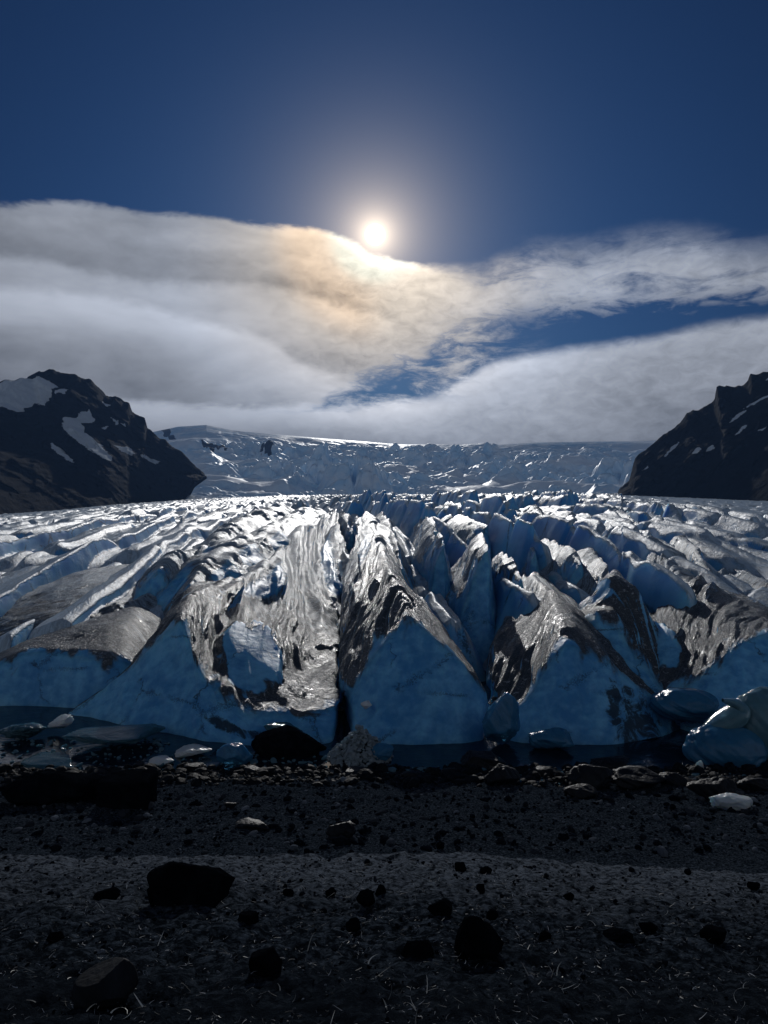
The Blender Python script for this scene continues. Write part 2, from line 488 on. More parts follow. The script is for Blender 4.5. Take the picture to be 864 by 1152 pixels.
# lagoon
def make_water():
    m, t, b = newmat('lagoon_water')
    g = t.node('ShaderNodeNewGeometry')
    n = t.noise(g.outputs['Position'], 2.2, 4, .55, .4)
    n2 = t.noise(g.outputs['Position'], 9, 3, .5)
    b.inputs['Base Color'].default_value = (.004, .009, .018, 1)
    b.inputs['Roughness'].default_value = .06
    b.inputs['IOR'].default_value = 1.33
    bump(t, b, t.m('ADD', n, t.m('MULTIPLY', n2, .2)), .35, .05)
    V = [(-90, 17, 0), (90, 17, 0), (90, 60, 0), (-90, 60, 0)]
    o = mesh_from('lagoon_water', V, [(0, 1, 2, 3)], m, smooth=False)
    tag(o, 'still dark meltwater lagoon between the beach and the ice', 'water', kind='structure')


make_water()


# ------------------------------------------------------------------ glacier field
def Dp(py):
    return 28 * (130.0 / max(py - 557., 1.2)) ** (1 / 1.35)


def far_py(px):
    return np.interp(px, [-500, 0, 60, 120, 220, 330, 430, 600, 700, 864, 1300], [592, 578, 574, 568, 561, 556.5, 557, 557, 556.5, 563, 575])


def field_z(px, D):
    py = far_py(px) + 130 * (28. / D) ** 1.35
    return EYE - (py - 576) * D / F


def make_field():
    nr, nc = 900, 960
    D = 30 * np.exp(np.linspace(0, math.log(900 / 30.), nr))[:, None]
    px = np.linspace(-220, 1090, nc)[None]
    D = D * np.ones_like(px); px = px * np.ones_like(D)
    X = (px - 432) * D / F; Y = D.copy()
    base = field_z(px, D)
    # ridges run towards the viewer; blocks are cut by crossing crevasses
    wx = X + 1.5 * fbm(X * .05, Y * .016, 2, 41) + .30 * fbm(X * .4, Y * .10, 3, 42); wy = Y + 4.0 * fbm(X * .06, Y * .06, 3, 44)
    def blocks(sx, sy, shear, seed):
        a = (wx + shear * wy) / sx; c = (wy - .15 * wx) / sy
        f1, f2, ox, oy, r1, r2 = voronoi(a, c, seed)
        crev = sstep(f2 - f1, .0, .16)
        tilt = ox * (1.5 * r2 - .35) * 1.3 + oy * (.9 * r1 - .3)
        roof = -1.1 * np.maximum(0, ox - .12 * r1)
        return crev * (.35 + .95 * r1 + tilt + roof) - .25 * (1 - crev), crev
    b1, c1 = blocks(5.2, 10.5, .12, 5)
    b2, c2 = blocks(2.9, 4.6, .3, 9)
    cw = np.interp(px, [-220, 250, 340, 430, 660, 760, 850, 1090], [.02, .05, .62, 1, 1, .75, .42, .35])
    cw = np.where((px > 700), cw * np.interp(D, [40, 80, 160, 300], [1.1, 1.0, .55, .35]), cw)
    A = np.interp(D, [30, 60, 120, 200, 400, 900], [2.4, 2.8, 2.7, 2.0, 1.8, 1.6])
    ser = A * cw * (b1 * 1.0 + .26 * b2 - .7)
    def fins(sp, lx, seed, asym, flat=True):
        a = (wx + .10 * wy) / sp; i = np.floor(a); f = a - i
        k0 = _h(i.astype(np.int64), np.full(i.shape, 3, np.int64), seed)
        pk = asym + .2 * (_rv[k0, 1] - .5)
        tri = np.where(f < pk, f / pk, (1 - f) / (1 - pk))
        tri = np.minimum(tri, .80 + .12 * f) / .88 if flat else tri
        b = wy / lx + _rv[k0, 0] * 7; j = np.floor(b); g = b - j
        k1 = _h(i.astype(np.int64), j.astype(np.int64), seed + 5)
        hh = .45 + .75 * _rv[k1, 2]
        # every fin is cut into pieces that climb towards the viewer side and break off
        saw = (.72 + .28 * (1 - g)) * (.35 + .65 * sstep(g, 0, .035))
        return tri ** .9 * hh * saw
    f1_ = fins(4.1, 34, 301, .64); f2_ = fins(2.2, 19, 307, .6)
    ser = A * cw * (1.75 * f1_ + .50 * f2_ + .20 * b1 - 1.0)
    ser += A * .25 * np.interp(px, [-220, 300, 380, 1090], [1, .8, 0, 0]) * (2.3 * fins(5.6, 110, 311, .84, False) + .7 * fins(2.3, 40, 315, .7, False) - 1.1)
    fl = fbm(X * .9 + .25 * Y, Y * .12, 3, 60, .5, True)
    ser += cw * .10 * fl * np.interp(D, [30, 100, 300], [1, 2., 3])
    # smoother left and far-right ice: long low swells with narrow crevasses
    sm = 1 - np.clip(cw * 1.1, 0, 1)
    sw_c = X + .55 * Y * 0 + 3 * fbm(X * .03, Y * .03, 3, 70)
    r = .5 * fbm(sw_c * .16, Y * .035, 3, 71, .5) + .5 * fbm(sw_c * .22, Y * .06, 2, 76, .35, True)
    cut = fbm(sw_c * .11 + 3, Y * .022, 2, 83)
    cutd = np.exp(-(cut / .035) ** 2)
    ser += sm * (r * np.interp(D, [30, 80, 200, 900], [.55, .8, 1.2, 2.5]) - cutd * 1.4)
    low = np.interp(D, [30, 42, 58, 90], [-3.4, -2.4, -.7, 0])
    low = low - 1.6 * np.exp(-((px - 440) / 130) ** 2) * np.interp(D, [30, 46, 62], [1, 1, 0])
    low = low - 2.6 * sstep(px, 215, 260) * sstep(px, 425, 385) * np.interp(D, [30, 70, 110], [1, 1, 0])
    low = np.where(px < 230, low * np.interp(px, [-220, 100, 230], [.55, .7, 1]), low)
    Z = base + ser + low
    wf = sstep(D, 32.5, 36)
    Z = Z * wf - 2.0 * (1 - wf)
    # dips at its rear edge so it ends under the icefall
    G = np.stack([X, Y, Z], -1)
    crust = np.clip(.95 - .0 * X, 0, 1)
    nz = grid_normals(G)[..., 2]
    nz = np.abs(nz)
    crust = (.15 + sstep(nz, .35, .72)) * np.interp(px, [150, 350], [1.5, 1.0]) + .2 * fbm(X * .3, Y * .3, 3, 90)
    flow = np.stack([X + .25 * Y, Y * 1.0, X * 0], -1)
    o = mesh_from('glacier', G, grid_quads(nr, nc), M_ICE_MID, attrs={'crust': crust, 'ash': crust * 0 - .3, 'silt': crust * 0}, uv=flow)
    tag(o, 'broad crevassed glacier surface stretching back to the icefall', 'glacier', kind='structure')


make_field()


# ------------------------------------------------------------------ ridges and seracs of the glacier front
def resample(ctrl, rfine, cfine):
    """ctrl: (rows, cols, 3) -> fine grid, linear between control lines"""
    ctrl = np.asarray(ctrl, float)
    nr, nc, _ = ctrl.shape
    def lin(A, t, ax):
        n = A.shape[ax]
        i = np.clip(np.floor(t).astype(int), 0, n - 2); f = t - i
        a = np.take(A, i, ax); b = np.take(A, i + 1, ax)
        sh = [1] * A.ndim; sh[ax] = len(t); f = f.reshape(sh)
        return a * (1 - f) + b * f
    return lin(lin(ctrl, rfine, 0), cfine, 1)


def smooth_grid(G, n, keep=None):
    for _ in range(n):
        H = G.copy()
        H[1:-1] += .5 * (G[:-2] + G[2:] - 2 * G[1:-1]) * .5
        G2 = H.copy()
        G2[:, 1:-1] += .5 * (H[:, :-2] + H[:, 2:] - 2 * H[:, 1:-1]) * .5
        G = G2 if keep is None else G2 * (1 - keep) + G * keep
    return G


IC = [0]


def loft(name, label, rows, face_rows=1, spacing=.085, group='ice ridges along the glacier front', cat='ice ridge',
         flute=1.0, lump=1.0, shear=.5, soft=2, silt=None, mat=None, dish=None, seed=None, split=True, blue=(.16, .45), hollow=0.):
    """rows: control cross-sections from the waterline up over the front rim and back, each a list of (px, py, D)"""
    IC[0] += 1
    seed = IC[0] * 17 if seed is None else seed
    C = np.array([[P3(*p) for p in r] for r in rows])
    nr, nc, _ = C.shape
    def fine(C, ax):
        d = np.linalg.norm(np.diff(C, axis=ax), axis=-1)
        dist = (C[1:, :, 1] + C[:-1, :, 1]) / 2 if ax == 0 else (C[:, 1:, 1] + C[:, :-1, 1]) / 2
        L = (d / (dist / 28)).max(axis=1 - ax)
        t = [np.array([0.])]
        marks = [0]
        for i, l in enumerate(L):
            n = int(np.clip(l / spacing, 6, 130))
            t.append(i + (np.arange(n) + 1) / n); marks.append(marks[-1] + n)
        return np.concatenate(t), marks
    tr, mr = fine(C, 0); tcc, mc = fine(C, 1)
    G = resample(C, tr, tcc)
    G = smooth_grid(G, soft * 6)
    NRr, NCc = G.shape[:2]
    # distances along (S) and across (T)
    seg = np.linalg.norm(np.diff(G, axis=0), axis=-1).mean(axis=1)
    S = np.concatenate([[0], np.cumsum(seg)])[:, None] * np.ones((1, NCc))
    segc = np.linalg.norm(np.diff(G, axis=1), axis=-1)
    T = np.concatenate([np.zeros((NRr, 1)), np.cumsum(segc, axis=1)], axis=1)
    ci = int(np.argmax(G[mr[min(face_rows + 1, nr - 1)]][:, 2]))
    T = T - T[:, ci:ci + 1]
    N = grid_normals(G)
    N = np.where((N[..., 2:3].mean() < 0), -N, N)
    k = np.clip(G[..., 1] / 28, .8, 6)
    hol = 0.0
    capw = sstep(np.arange(NRr), mr[face_rows] - 6, mr[face_rows] + 10)[:, None] if face_rows > 0 else np.ones((NRr, 1))
    aT = np.abs(T)
    sc = S + shear * aT
    wob = .6 * fbm(S * .35, T * .35, 3, seed + 3)
    fl = fbm((sc + wob) / (1.35 * k), aT / (8 * k), 4, seed + 5, .6, True) * (.35 + 1.1 * sstep(fbm(S / (3 * k), T / (2.5 * k), 2, seed + 31), -.25, .4))
    big = fbm(S / (4.2 * k), T / (3.2 * k), 3, seed + 9, .5)
    steps = np.abs(perlin((sc + wob) / (3.4 * k), aT / (7 * k), seed + 2))
    v1, v2, _, _, _, _ = voronoi((sc + wob) / (2.3 * k), aT / (3.6 * k) + .3 * wob, seed + 40)
    scal = (v1 * v1 - .25) * sstep(fbm(S / (6 * k), T / (5 * k), 2, seed + 44), -.35, .25)
    d = k * (lump * (.42 * big + .30 * steps) * (.25 + .75 * capw) + lump * .50 * scal * capw + flute * .085 * fl * capw + lump * .30 * capw * fbm((sc + wob) / (3.2 * k), aT / (6 * k), 2, seed + 61, .5, True) + .035 * fbm(S * 1.6 / k, T * 1.6 / k, 3, seed + 12))
    d += k * (1 - capw) * lump * .16 * fbm(G[..., 0] * .9, G[..., 2] * .9, 3, seed + 20)
    if dish:
        for (r0, c0, rr, rc, dep) in dish:
            q = ((tr[:, None] - r0) / rr) ** 2 + ((tcc[None] - c0) / rc) ** 2
            qm = sstep(1 - q + .25 * fbm(S * .9, T * .9, 3, seed + 71), 0, .35)
            d = d * (1 - .75 * qm) + dep * qm * np.clip((tr[:, None] - (r0 - rr)) / (2 * rr), 0, 1)
    G = G + N * d[..., None]
    w1, w2, wx_, wy_, wr, _ = voronoi((sc + .6 * wob) / (3.0 * k), aT / (2.6 * k) + 3.3, seed + 50)
    hol = (wr > .66) * sstep(w2 - w1 + .12 * fl, .0, .22) * np.clip(aT / (.5 * k) - .4, 0, 1) * capw * sstep(G[..., 1], 32.5, 38)
    G = G + N * (hollow * .48 * k * hol * np.clip(wx_ + .5, 0, 1))[..., None]
    crust = sstep(np.arange(NRr)[:, None] + 16 * fbm(T * .9, S * .25, 4, seed + 77, .6), mr[face_rows] - 10, mr[face_rows] + 14) * np.ones_like(T)
    if dish:
        for (r0, c0, rr, rc, dep) in dish:
            q = ((tr[:, None] - r0) / rr) ** 2 + ((tcc[None] - c0) / rc) ** 2
            crust = crust - 1.3 * sstep(1 - q + .3 * fl + .5 * fbm(S * 1.2, T * 1.2, 3, seed + 71), 0, .6)
    crust = crust - hollow * .95 * hol * sstep(wx_, .45, .05)
    nz = np.abs(grid_normals(G)[..., 2])
    crust = crust * (.1 + .9 * sstep(nz + .1 * fbm(S, T, 3, seed + 81), *blue)) + .12 * big
    siltv = np.zeros_like(T)
    for (r0, c0, rr, rc) in (silt or []):
        q = ((tr[:, None] - r0) / rr) ** 2 + ((tcc[None] - c0) / rc) ** 2
        siltv = np.maximum(siltv, sstep(1.2 - q, 0, 1.0))
    ashv = np.clip(1.55 - (G[..., 1] - 27) / 12, -.35, 1.5)
    flow = np.stack([sc + wob, aT, S], -1)
    mat = mat or M_ICE
    loc = np.array([G[mr[face_rows]][:, 0].mean(), G[..., 1].min(), 0.0])
    if not split or face_rows == 0:
        o = mesh_from(name, G - loc, grid_quads(NRr, NCc), mat, attrs={'crust': crust, 'silt': siltv, 'ash': ashv}, uv=flow)
        o.location = loc
        return tag(o, label, cat, group)
    root = empty(name, loc, label, cat, group)
    rs = mr[face_rows]
    for pn, a, b in (('front_face', 0, rs + 1), ('weathered_top', rs, NRr)):
        mesh_from(pn, G[a:b], grid_quads(b - a, NCc), mat, parent=root,
                  attrs={'crust': crust[a:b], 'silt': siltv[a:b], 'ash': ashv[a:b]}, uv=flow[a:b])
    return root


def ridge(name, label, crest, lw, rw, drop, lean=0., tent=False, front=.9, back=True, base_z=None, **kw):
    """a fin-shaped ridge: crest polyline front to back as (px, py[, D]); widths in metres"""
    pts = [P3(p[0], p[1], p[2] if len(p) > 2 else Dp(p[1])) for p in crest]
    rows = []
    def inv(q):
        return (432 + q[0] * F / q[1], 576 - (q[2] - EYE) * F / q[1], q[1])
    n = len(pts)
    for i, c in enumerate(pts):
        k = 1 + .012 * (c[1] - 30)
        fr = min(1, (i + 1.2) / 2.0)
        L, Rr, Dd = lw * k * fr, rw * k * fr, drop * (1 + .004 * (c[1] - 30))
        offs = [(-L * 1.15, -Dd * 1.5, .1), (-L, -Dd, 0), (-L * .55, -Dd * (.42 + lean), 0), (-L * .16, -Dd * .09, 0), (0, 0, 0), (Rr * .14, -Dd * .12, 0), (Rr * .55, -Dd * (.50 - lean), 0), (Rr, -Dd, 0), (Rr * 1.15, -Dd * 1.5, .1)]
        if tent:
            offs = [(-L * 1.15, -Dd * 1.5, 0), (-L, -Dd, 0), (-L * .62, -Dd * .50, 0), (-L * .22, -Dd * .13, 0), (0, 0, 0), (Rr * .12, -Dd * .22, 0), (Rr * .5, -Dd * .66, 0), (Rr, -Dd * 1.05, 0), (Rr * 1.15, -Dd * 1.5, 0)]
        rows.append([inv(c + np.array([a, 0, b])) for a, b, _ in offs])
    c0 = pts[0]
    r0 = []
    bz = c0[2] - drop * 1.35 if base_z is None else base_z
    for q in rows[0]:
        p = P3(*q); p = np.array([p[0], c0[1] - front, min(bz, p[2])])
        r0.append(inv(p))
    if back:
        cl = pts[-1]
        rl = []
        for q in rows[-1]:
            p = P3(*q); p = np.array([p[0], cl[1] * 1.03 + .8, min(cl[2] - drop * 1.2, p[2])])
            rl.append(inv(p))
        rows.append(rl)
    return loft(name, label, [r0] + rows, 1, **kw)


RG = 'ice ridges along the glacier front'
# the wedge in the middle with its clean triangular face
loft('ice_ridge', 'sharp ice wedge with a large clean blue triangular face in the middle', [
    [(388, 812, 29.2), (399, 838, 25.9), (425, 838, 25.5), (462, 838, 25.4), (508, 838, 25.5), (543, 838, 25.8), (551, 815, 28.5)],
    [(387, 795, 30.0), (394, 775, 27.6), (428, 728, 28.0), (460, 690, 28.8), (508, 733, 27.6), (547, 775, 26.9), (552, 812, 29.5)],
    [(382, 800, 29.5), (384, 752, 30.0), (412, 706, 30.6), (450, 668, 31.5), (500, 716, 30.0), (540, 772, 29.2), (552, 830, 29.0)],
    [(384, 745, 33.5), (386, 705, 34.0), (408, 672, 34.8), (436, 634, 37.0), (464, 668, 36.0), (492, 712, 35.0), (500, 760, 35.0)],
    [(384, 690, 41), (386, 668, 41.5), (404, 640, 42.5), (425, 606, 46.0), (440, 628, 44.5), (462, 668, 43), (468, 700, 43)],
    [(390, 640, 60), (393, 626, 60.5), (404, 608, 62), (416, 586, 68), (426, 598, 66), (438, 622, 64), (442, 640, 64)],
    [(398, 606, 95), (400, 600, 96), (405, 588, 99), (411, 574, 105), (417, 582, 102), (424, 598, 98), (426, 606, 98)],
], shear=1.1, flute=1.1, lump=.5, hollow=.7)

# the broad dirty ridge left of the chasm
loft('ice_ridge', 'broad ash-streaked ridge with a blue hollow in its flank left of the dark chasm', [
    [(70, 812, 29.0), (105, 810, 28.6), (150, 818, 27.5), (200, 828, 26.5), (235, 836, 25.8), (275, 840, 25.3), (332, 842, 25.2), (374, 840, 25.5), (383, 812, 29.0)],
    [(78, 801, 29.6), (118, 772, 29.7), (155, 741, 29.9), (203, 697, 30.4), (228, 757, 28.0), (272, 803, 26.6), (332, 806, 26.2), (379, 793, 26.8), (383, 808, 30.0)],
    [(95, 800, 33), (130, 765, 33.2), (165, 728, 33.4), (212, 668, 33.6), (248, 718, 31.8), (290, 758, 29.8), (338, 774, 29.2), (380, 764, 30.0), (384, 800, 31.0)],
    [(120, 790, 37.5), (150, 755, 37.8), (190, 705, 38), (248, 656, 38.5), (282, 688, 37.0), (314, 716, 34.4), (350, 734, 33.2), (381, 730, 34), (386, 790, 34)],
    [(190, 745, 43), (215, 715, 43.5), (250, 680, 44), (290, 644, 44.5), (318, 664, 43), (340, 684, 40.8), (363, 698, 39.4), (380, 702, 40), (384, 750, 40)],
    [(250, 700, 54), (265, 680, 54.5), (288, 648, 55), (316, 614, 56), (336, 630, 54), (354, 648, 51), (370, 664, 49), (380, 672, 49), (383, 700, 49)],
    [(310, 640, 74), (320, 628, 74), (334, 608, 74), (350, 589, 76), (362, 598, 72), (374, 610, 69), (382, 622, 67), (388, 632, 67), (390, 650, 67)],
    [(350, 605, 112), (354, 598, 112), (362, 586, 113), (371, 573, 116), (378, 579, 111), (386, 588, 107), (392, 596, 104), (396, 603, 103), (397, 610, 103)],
], shear=1.0, flute=1.2, lump=.65, hollow=.9, dish=[(1.95, 4.75, .72, .85, .95)], silt=[(.35, 5.3, .2, 1.6)])

# right of the wedge
SILT8 = [(.35, 4.6, .7, .9), (.2, 6.2, .5, 1.2), (1.4, 4.6, .5, .35)]
loft('ice_ridge', 'grey streaked ridge with a rounded blue front and open crack right of the blue wedge', [
    [(550, 815, 28.8), (560, 842, 25.8), (590, 838, 25.6), (640, 838, 25.4), (690, 838, 25.4), (740, 830, 26.2), (775, 822, 27.5), (785, 830, 28.2)],
    [(551, 812, 29.5), (558, 800, 27.0), (590, 790, 26.8), (636, 722, 27.6), (684, 738, 27.6), (716, 770, 27.6), (762, 800, 27.9), (780, 815, 28.5)],
    [(550, 790, 29.8), (553, 758, 29.6), (584, 734, 30.2), (634, 694, 30.6), (662, 708, 30.2), (690, 732, 29.9), (752, 792, 29.2), (775, 810, 29.6)],
    [(552, 750, 33.8), (560, 714, 34.0), (586, 690, 35.6), (620, 668, 35.6), (650, 684, 34.6), (676, 704, 33.6), (710, 745, 32.2), (740, 790, 31.8)],
    [(556, 740, 39.0), (565, 704, 39.5), (580, 672, 41.5), (600, 648, 41.8), (630, 668, 40), (650, 690, 38.5), (672, 720, 36.5), (690, 750, 36.5)],
    [(570, 700, 49), (576, 680, 49.5), (590, 656, 51), (604, 640, 52), (620, 652, 50), (634, 670, 48), (648, 690, 47), (656, 710, 47)],
], shear=.9, flute=1.2, lump=.6, silt=SILT8, blue=(.3, .58))

loft('ice_ridge', 'thin blade of shadowed ice beside the grey glistening slab on the right', [
    [(655, 820, 28.6), (672, 815, 28.2), (700, 810, 27.8), (730, 806, 27.6), (764, 812, 27.5), (774, 820, 28.2)],
    [(650, 700, 33.5), (668, 690, 33.0), (690, 702, 32.2), (716, 740, 30.8), (761, 792, 28.8), (772, 815, 29.0)],
    [(655, 690, 36), (672, 672, 35.6), (688, 648, 35.2), (712, 668, 34.4), (752, 735, 32.6), (762, 780, 32.0)],
    [(668, 690, 42), (680, 668, 41.5), (692, 640, 41), (706, 655, 40), (730, 700, 39), (740, 730, 39)],
], shear=.9, flute=.7, lump=.5, blue=(.5, .8))

loft('ice_ridge', 'glistening dark grey slab ridge with a scooped shadow sloping to the right edge', [
    [(742, 850, 27.5), (752, 828, 27.4), (790, 828, 26.4), (830, 828, 26.4), (880, 828, 26.4), (980, 830, 26.8), (1010, 840, 27.6)],
    [(746, 800, 29.0), (752, 780, 29.0), (792, 760, 28.8), (828, 722, 29.2), (880, 706, 29.6), (980, 745, 29.6), (1010, 830, 29.6)],
    [(724, 790, 31.5), (730, 745, 31.5), (762, 714, 33.0), (802, 690, 33.6), (850, 686, 34.0), (960, 730, 32.6), (990, 820, 32.6)],
    [(700, 760, 36), (706, 716, 36.5), (730, 684, 38.6), (768, 652, 40.0), (812, 664, 39.6), (900, 706, 37), (940, 780, 36)],
    [(690, 730, 41), (700, 692, 42), (714, 654, 45), (740, 616, 47.5), (782, 636, 46.5), (836, 676, 43.4), (860, 730, 43.4)],
    [(696, 700, 50), (704, 674, 51), (714, 642, 54), (728, 604, 56.5), (760, 622, 55.5), (800, 650, 52.6), (820, 690, 52.6)],
], shear=1.0, flute=1.3, lump=.55, hollow=.6, dish=[(1.9, 1.5, .5, .5, .7)])

# left front
loft('ice_ridge', 'low ice block with a grey overhanging lip at the left end of the glacier front', [
    [(-60, 815, 30), (-20, 812, 30.2), (20, 808, 30.4), (58, 810, 30.2), (95, 812, 29.8), (140, 814, 29.6), (175, 816, 29.8)],
    [(-60, 760, 31), (-20, 752, 31), (22, 732, 31.3), (54, 728, 31.4), (90, 738, 31.0), (140, 741, 30.8), (172, 760, 31)],
    [(-50, 750, 33.5), (-15, 742, 33.5), (24, 722, 33.8), (58, 712, 34.0), (92, 706, 34.0), (140, 704, 34.0), (170, 725, 34)],
    [(0, 745, 38), (20, 735, 38), (50, 715, 38), (92, 698, 38), (120, 690, 38), (156, 680, 38.5), (185, 700, 38.5)],
], shear=.7, flute=.3, lump=.10, soft=7)

loft('ice_ridge', 'long smooth shaded slab of ice sloping toward the left edge of the glacier', [
    [(-160, 830, 32.7), (-110, 815, 33.2), (-60, 790, 34.0), (0, 760, 34.8), (50, 735, 35.6), (95, 715, 36.2), (118, 728, 36.7)],
    [(-160, 810, 34.2), (-110, 775, 34.8), (-60, 752, 35.2), (0, 738, 35.8), (48, 722, 36.8), (92, 700, 38.2), (120, 712, 38.7)],
    [(-170, 740, 38.2), (-110, 730, 38.6), (-50, 715, 39.2), (10, 700, 39.6), (70, 688, 40.2), (120, 677, 41.8), (148, 690, 42.2)],
    [(-170, 700, 42.2), (-100, 692, 43.2), (-40, 682, 43.8), (30, 668, 44.6), (90, 655, 46.2), (138, 655, 47.8), (170, 670, 48.2)],
    [(-160, 690, 45.2), (-95, 683, 46.2), (-30, 674, 47.2), (50, 655, 49.2), (105, 638, 52.2), (148, 634, 55.2), (182, 652, 56.2)],
    [(-155, 720, 47.2), (-90, 712, 48.2), (-28, 702, 49.2), (52, 682, 51.2), (112, 660, 54.2), (158, 655, 58.2), (190, 665, 59.2)],
], shear=.4, flute=.25, lump=.35, soft=3)

ridge('ice_ridge', 'pale fluted fin with a blue hollow front behind the broad ash-streaked ridge',
      [(213, 652, 40), (228, 634, 44), (250, 618, 50), (285, 603, 60), (318, 588, 76), (345, 573, 110)], 2.4, 3.4, 2.6, lean=.1, flute=1.6, shear=.9, lump=.6, hollow=.8)
ridge('ice_ridge', 'second pale fin with a jagged fluted wall farther up the left side',
      [(178, 640, 44), (205, 622, 50), (245, 606, 60), (262, 590, 74), (290, 580, 95), (318, 569, 135)], 2.6, 3.0, 2.4, flute=1.8, shear=.8, lump=.7)
ridge('ice_ridge', 'low grey swell ending in a bright broken wall above the smooth slab',
      [(60, 708, 36.5), (105, 690, 39), (150, 672, 42), (190, 655, 46), (225, 628, 54), (262, 604, 70)], 1.6, 2.2, 1.5, flute=1.2, lump=.5)
ridge('ice_ridge', 'long low ice swell bordered by a dark crevasse at the far left',
      [(-140, 690, 46), (-60, 668, 50), (0, 650, 54), (60, 636, 60), (130, 614, 72), (200, 590, 96), (260, 574, 130)], 5.5, 2.2, 2.0, lean=-.1, flute=.6, lump=.5)

# seracs behind and right of the wedge: crest pixel traces, widths, label
SER = [
    ([(452, 640, 41), (446, 612, 47), (438, 592, 58), (430, 576, 84)], 1.6, 2.2, 3.0, 'slender ridge with a dark blue flank just right of the wedge crest'),
    ([(500, 612, 44), (490, 592, 50), (478, 578, 68)], 1.7, 1.2, 4.2, 'tall rounded blue serac behind the right shoulder of the wedge'),
    ([(548, 620, 39), (546, 612, 42), (540, 600, 50)], 2.4, .9, 4.4, 'serac with a bright lit cap standing over a dark blue gully'),
    ([(588, 652, 38), (574, 636, 42), (564, 622, 50)], 1.7, 1.0, 4.2, 'blunt grey-topped pillar between two deep blue gullies'),
    ([(548, 592, 56), (528, 584, 62), (510, 578, 76)], 2.8, 1.0, 3.4, 'serac with a wide flat sunlit cap in the middle rows'),
    ([(602, 622, 47), (594, 606, 54), (584, 594, 66)], 1.4, 1.6, 3.6, 'narrow blue fin with one bright edge beyond the grey pillar'),
    ([(654, 634, 43), (640, 615, 47), (618, 608, 55), (604, 598, 70)], 2.4, 1.4, 3.2, 'grey block with a long streaked left slope beyond the cracked ridge'),
    ([(690, 648, 40), (676, 628, 44), (662, 617, 50)], 3.0, .8, 3.0, 'smooth grey slab serac leaning left beside the shadowed blade'),
    ([(684, 618, 52), (664, 604, 58), (640, 596, 72)], 1.8, 1.6, 2.8, 'dark striped serac above the leaning grey slab'),
    ([(728, 596, 66), (706, 580, 74), (690, 575, 92)], 2.4, 1.8, 3.6, 'pointed blue peak rising above the right middle rows'),
    ([(795, 640, 44), (782, 614, 50), (764, 606, 58)], 1.4, 1.6, 3.0, 'hooked blue tip with a rounded notch above the glistening slab'),
    ([(838, 690, 37), (806, 650, 41), (788, 632, 44)], 2.0, 1.0, 2.6, 'smooth blue blade leaning across the glistening slab'),
    ([(900, 690, 40), (864, 655, 45), (826, 634, 52), (800, 622, 66)], 3.4, 2.0, 2.8, 'streaked grey slope ridge rising at the right edge'),
    ([(900, 636, 56), (850, 616, 64), (815, 602, 80)], 3.2, 3.0, 2.6, 'blue-grey hummock ridge high at the right edge'),
    ([(583, 588, 66), (572, 576, 78), (566, 568, 100)], 1.6, 1.4, 3.4, 'small leaning fin with a bright left side beyond the flat cap'),
    ([(556, 574, 82), (544, 568, 98), (536, 562, 130)], 2.2, 1.2, 3.8, 'slanting sunlit slab serac in the rear rows left of the small fin'),
    ([(470, 580, 76), (462, 571, 100), (455, 565, 130)], 1.8, 2.0, 3.8, 'rear serac in line with the valley right of the wedge crest'),
    ([(520, 572, 92), (508, 565, 120), (500, 561, 150)], 2.4, 2.0, 4.6, 'rear serac with a steep blue right side near the centre'),
    ([(622, 588, 74), (606, 576, 92), (596, 568, 120)], 2.2, 1.8, 3.6, 'rear fin with a broad shadowed front right of centre'),
    ([(668, 588, 80), (650, 576, 96), (636, 568, 120)], 2.4, 2.0, 3.4, 'low rear serac to the left of the pointed blue peak'),
    ([(772, 604, 68), (752, 590, 80), (738, 580, 100)], 2.4, 2.4, 2.8, 'broken low serac to the right of the pointed blue peak'),
    ([(396, 600, 74), (390, 586, 90), (386, 574, 120)], .9, 1.0, 2.6, 'thin fin squeezed in the top of the dark chasm'),
]
for cr, lw, rw, dr, lab in SER:
    ridge('ice_serac', lab, cr, lw, rw, dr, tent=True, blue=(.30, .62), cat='serac', group='seracs standing behind the glacier front', flute=1.0, shear=.9,
          lump=.45, soft=0, spacing=.10, mat=M_ICE)


# ------------------------------------------------------------------ icefall and mountains
def poly_mask(px, py, poly):
    n = len(poly); inside = np.zeros(px.shape, bool)
    for i in range(n):
        x1, y1 = poly[i]; x2, y2 = poly[(i + 1) % n]
        if y1 == y2: continue
        c = ((y1 > py) != (y2 > py)) & (px < (x2 - x1) * (py - y1) / (y2 - y1) + x1)
        inside ^= c
    return inside


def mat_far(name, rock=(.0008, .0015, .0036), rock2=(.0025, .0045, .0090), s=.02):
    m, t, b = newmat(name)
    at = t.node('ShaderNodeAttribute', attribute_name='snow')
    g = t.node('ShaderNodeNewGeometry')
    n = t.noise(g.outputs['Position'], s, 8, .6, .3)
    n2 = t.noise(g.outputs['Position'], s * 6, 6, .65)
    px_, py_, pz_ = t.sep(g.outputs['Position'])
    sn = t.step(t.m('ADD', at.outputs['Fac'], t.m('MULTIPLY', t.m('SUBTRACT', n2, .5), .35)), .42, .58)
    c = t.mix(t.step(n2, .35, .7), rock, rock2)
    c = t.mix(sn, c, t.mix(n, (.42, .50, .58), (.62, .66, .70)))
    t.put(b.inputs['Base Color'], c)
    b.inputs['Roughness'].default_value = .9
    b.inputs['Specular IOR Level'].default_value = .03
    bump(t, b, t.m('ADD', n, t.m('MULTIPLY', n2, .4)), .8, .12 / s)
    return m


M_MOUNT = mat_far('mountain_rock')


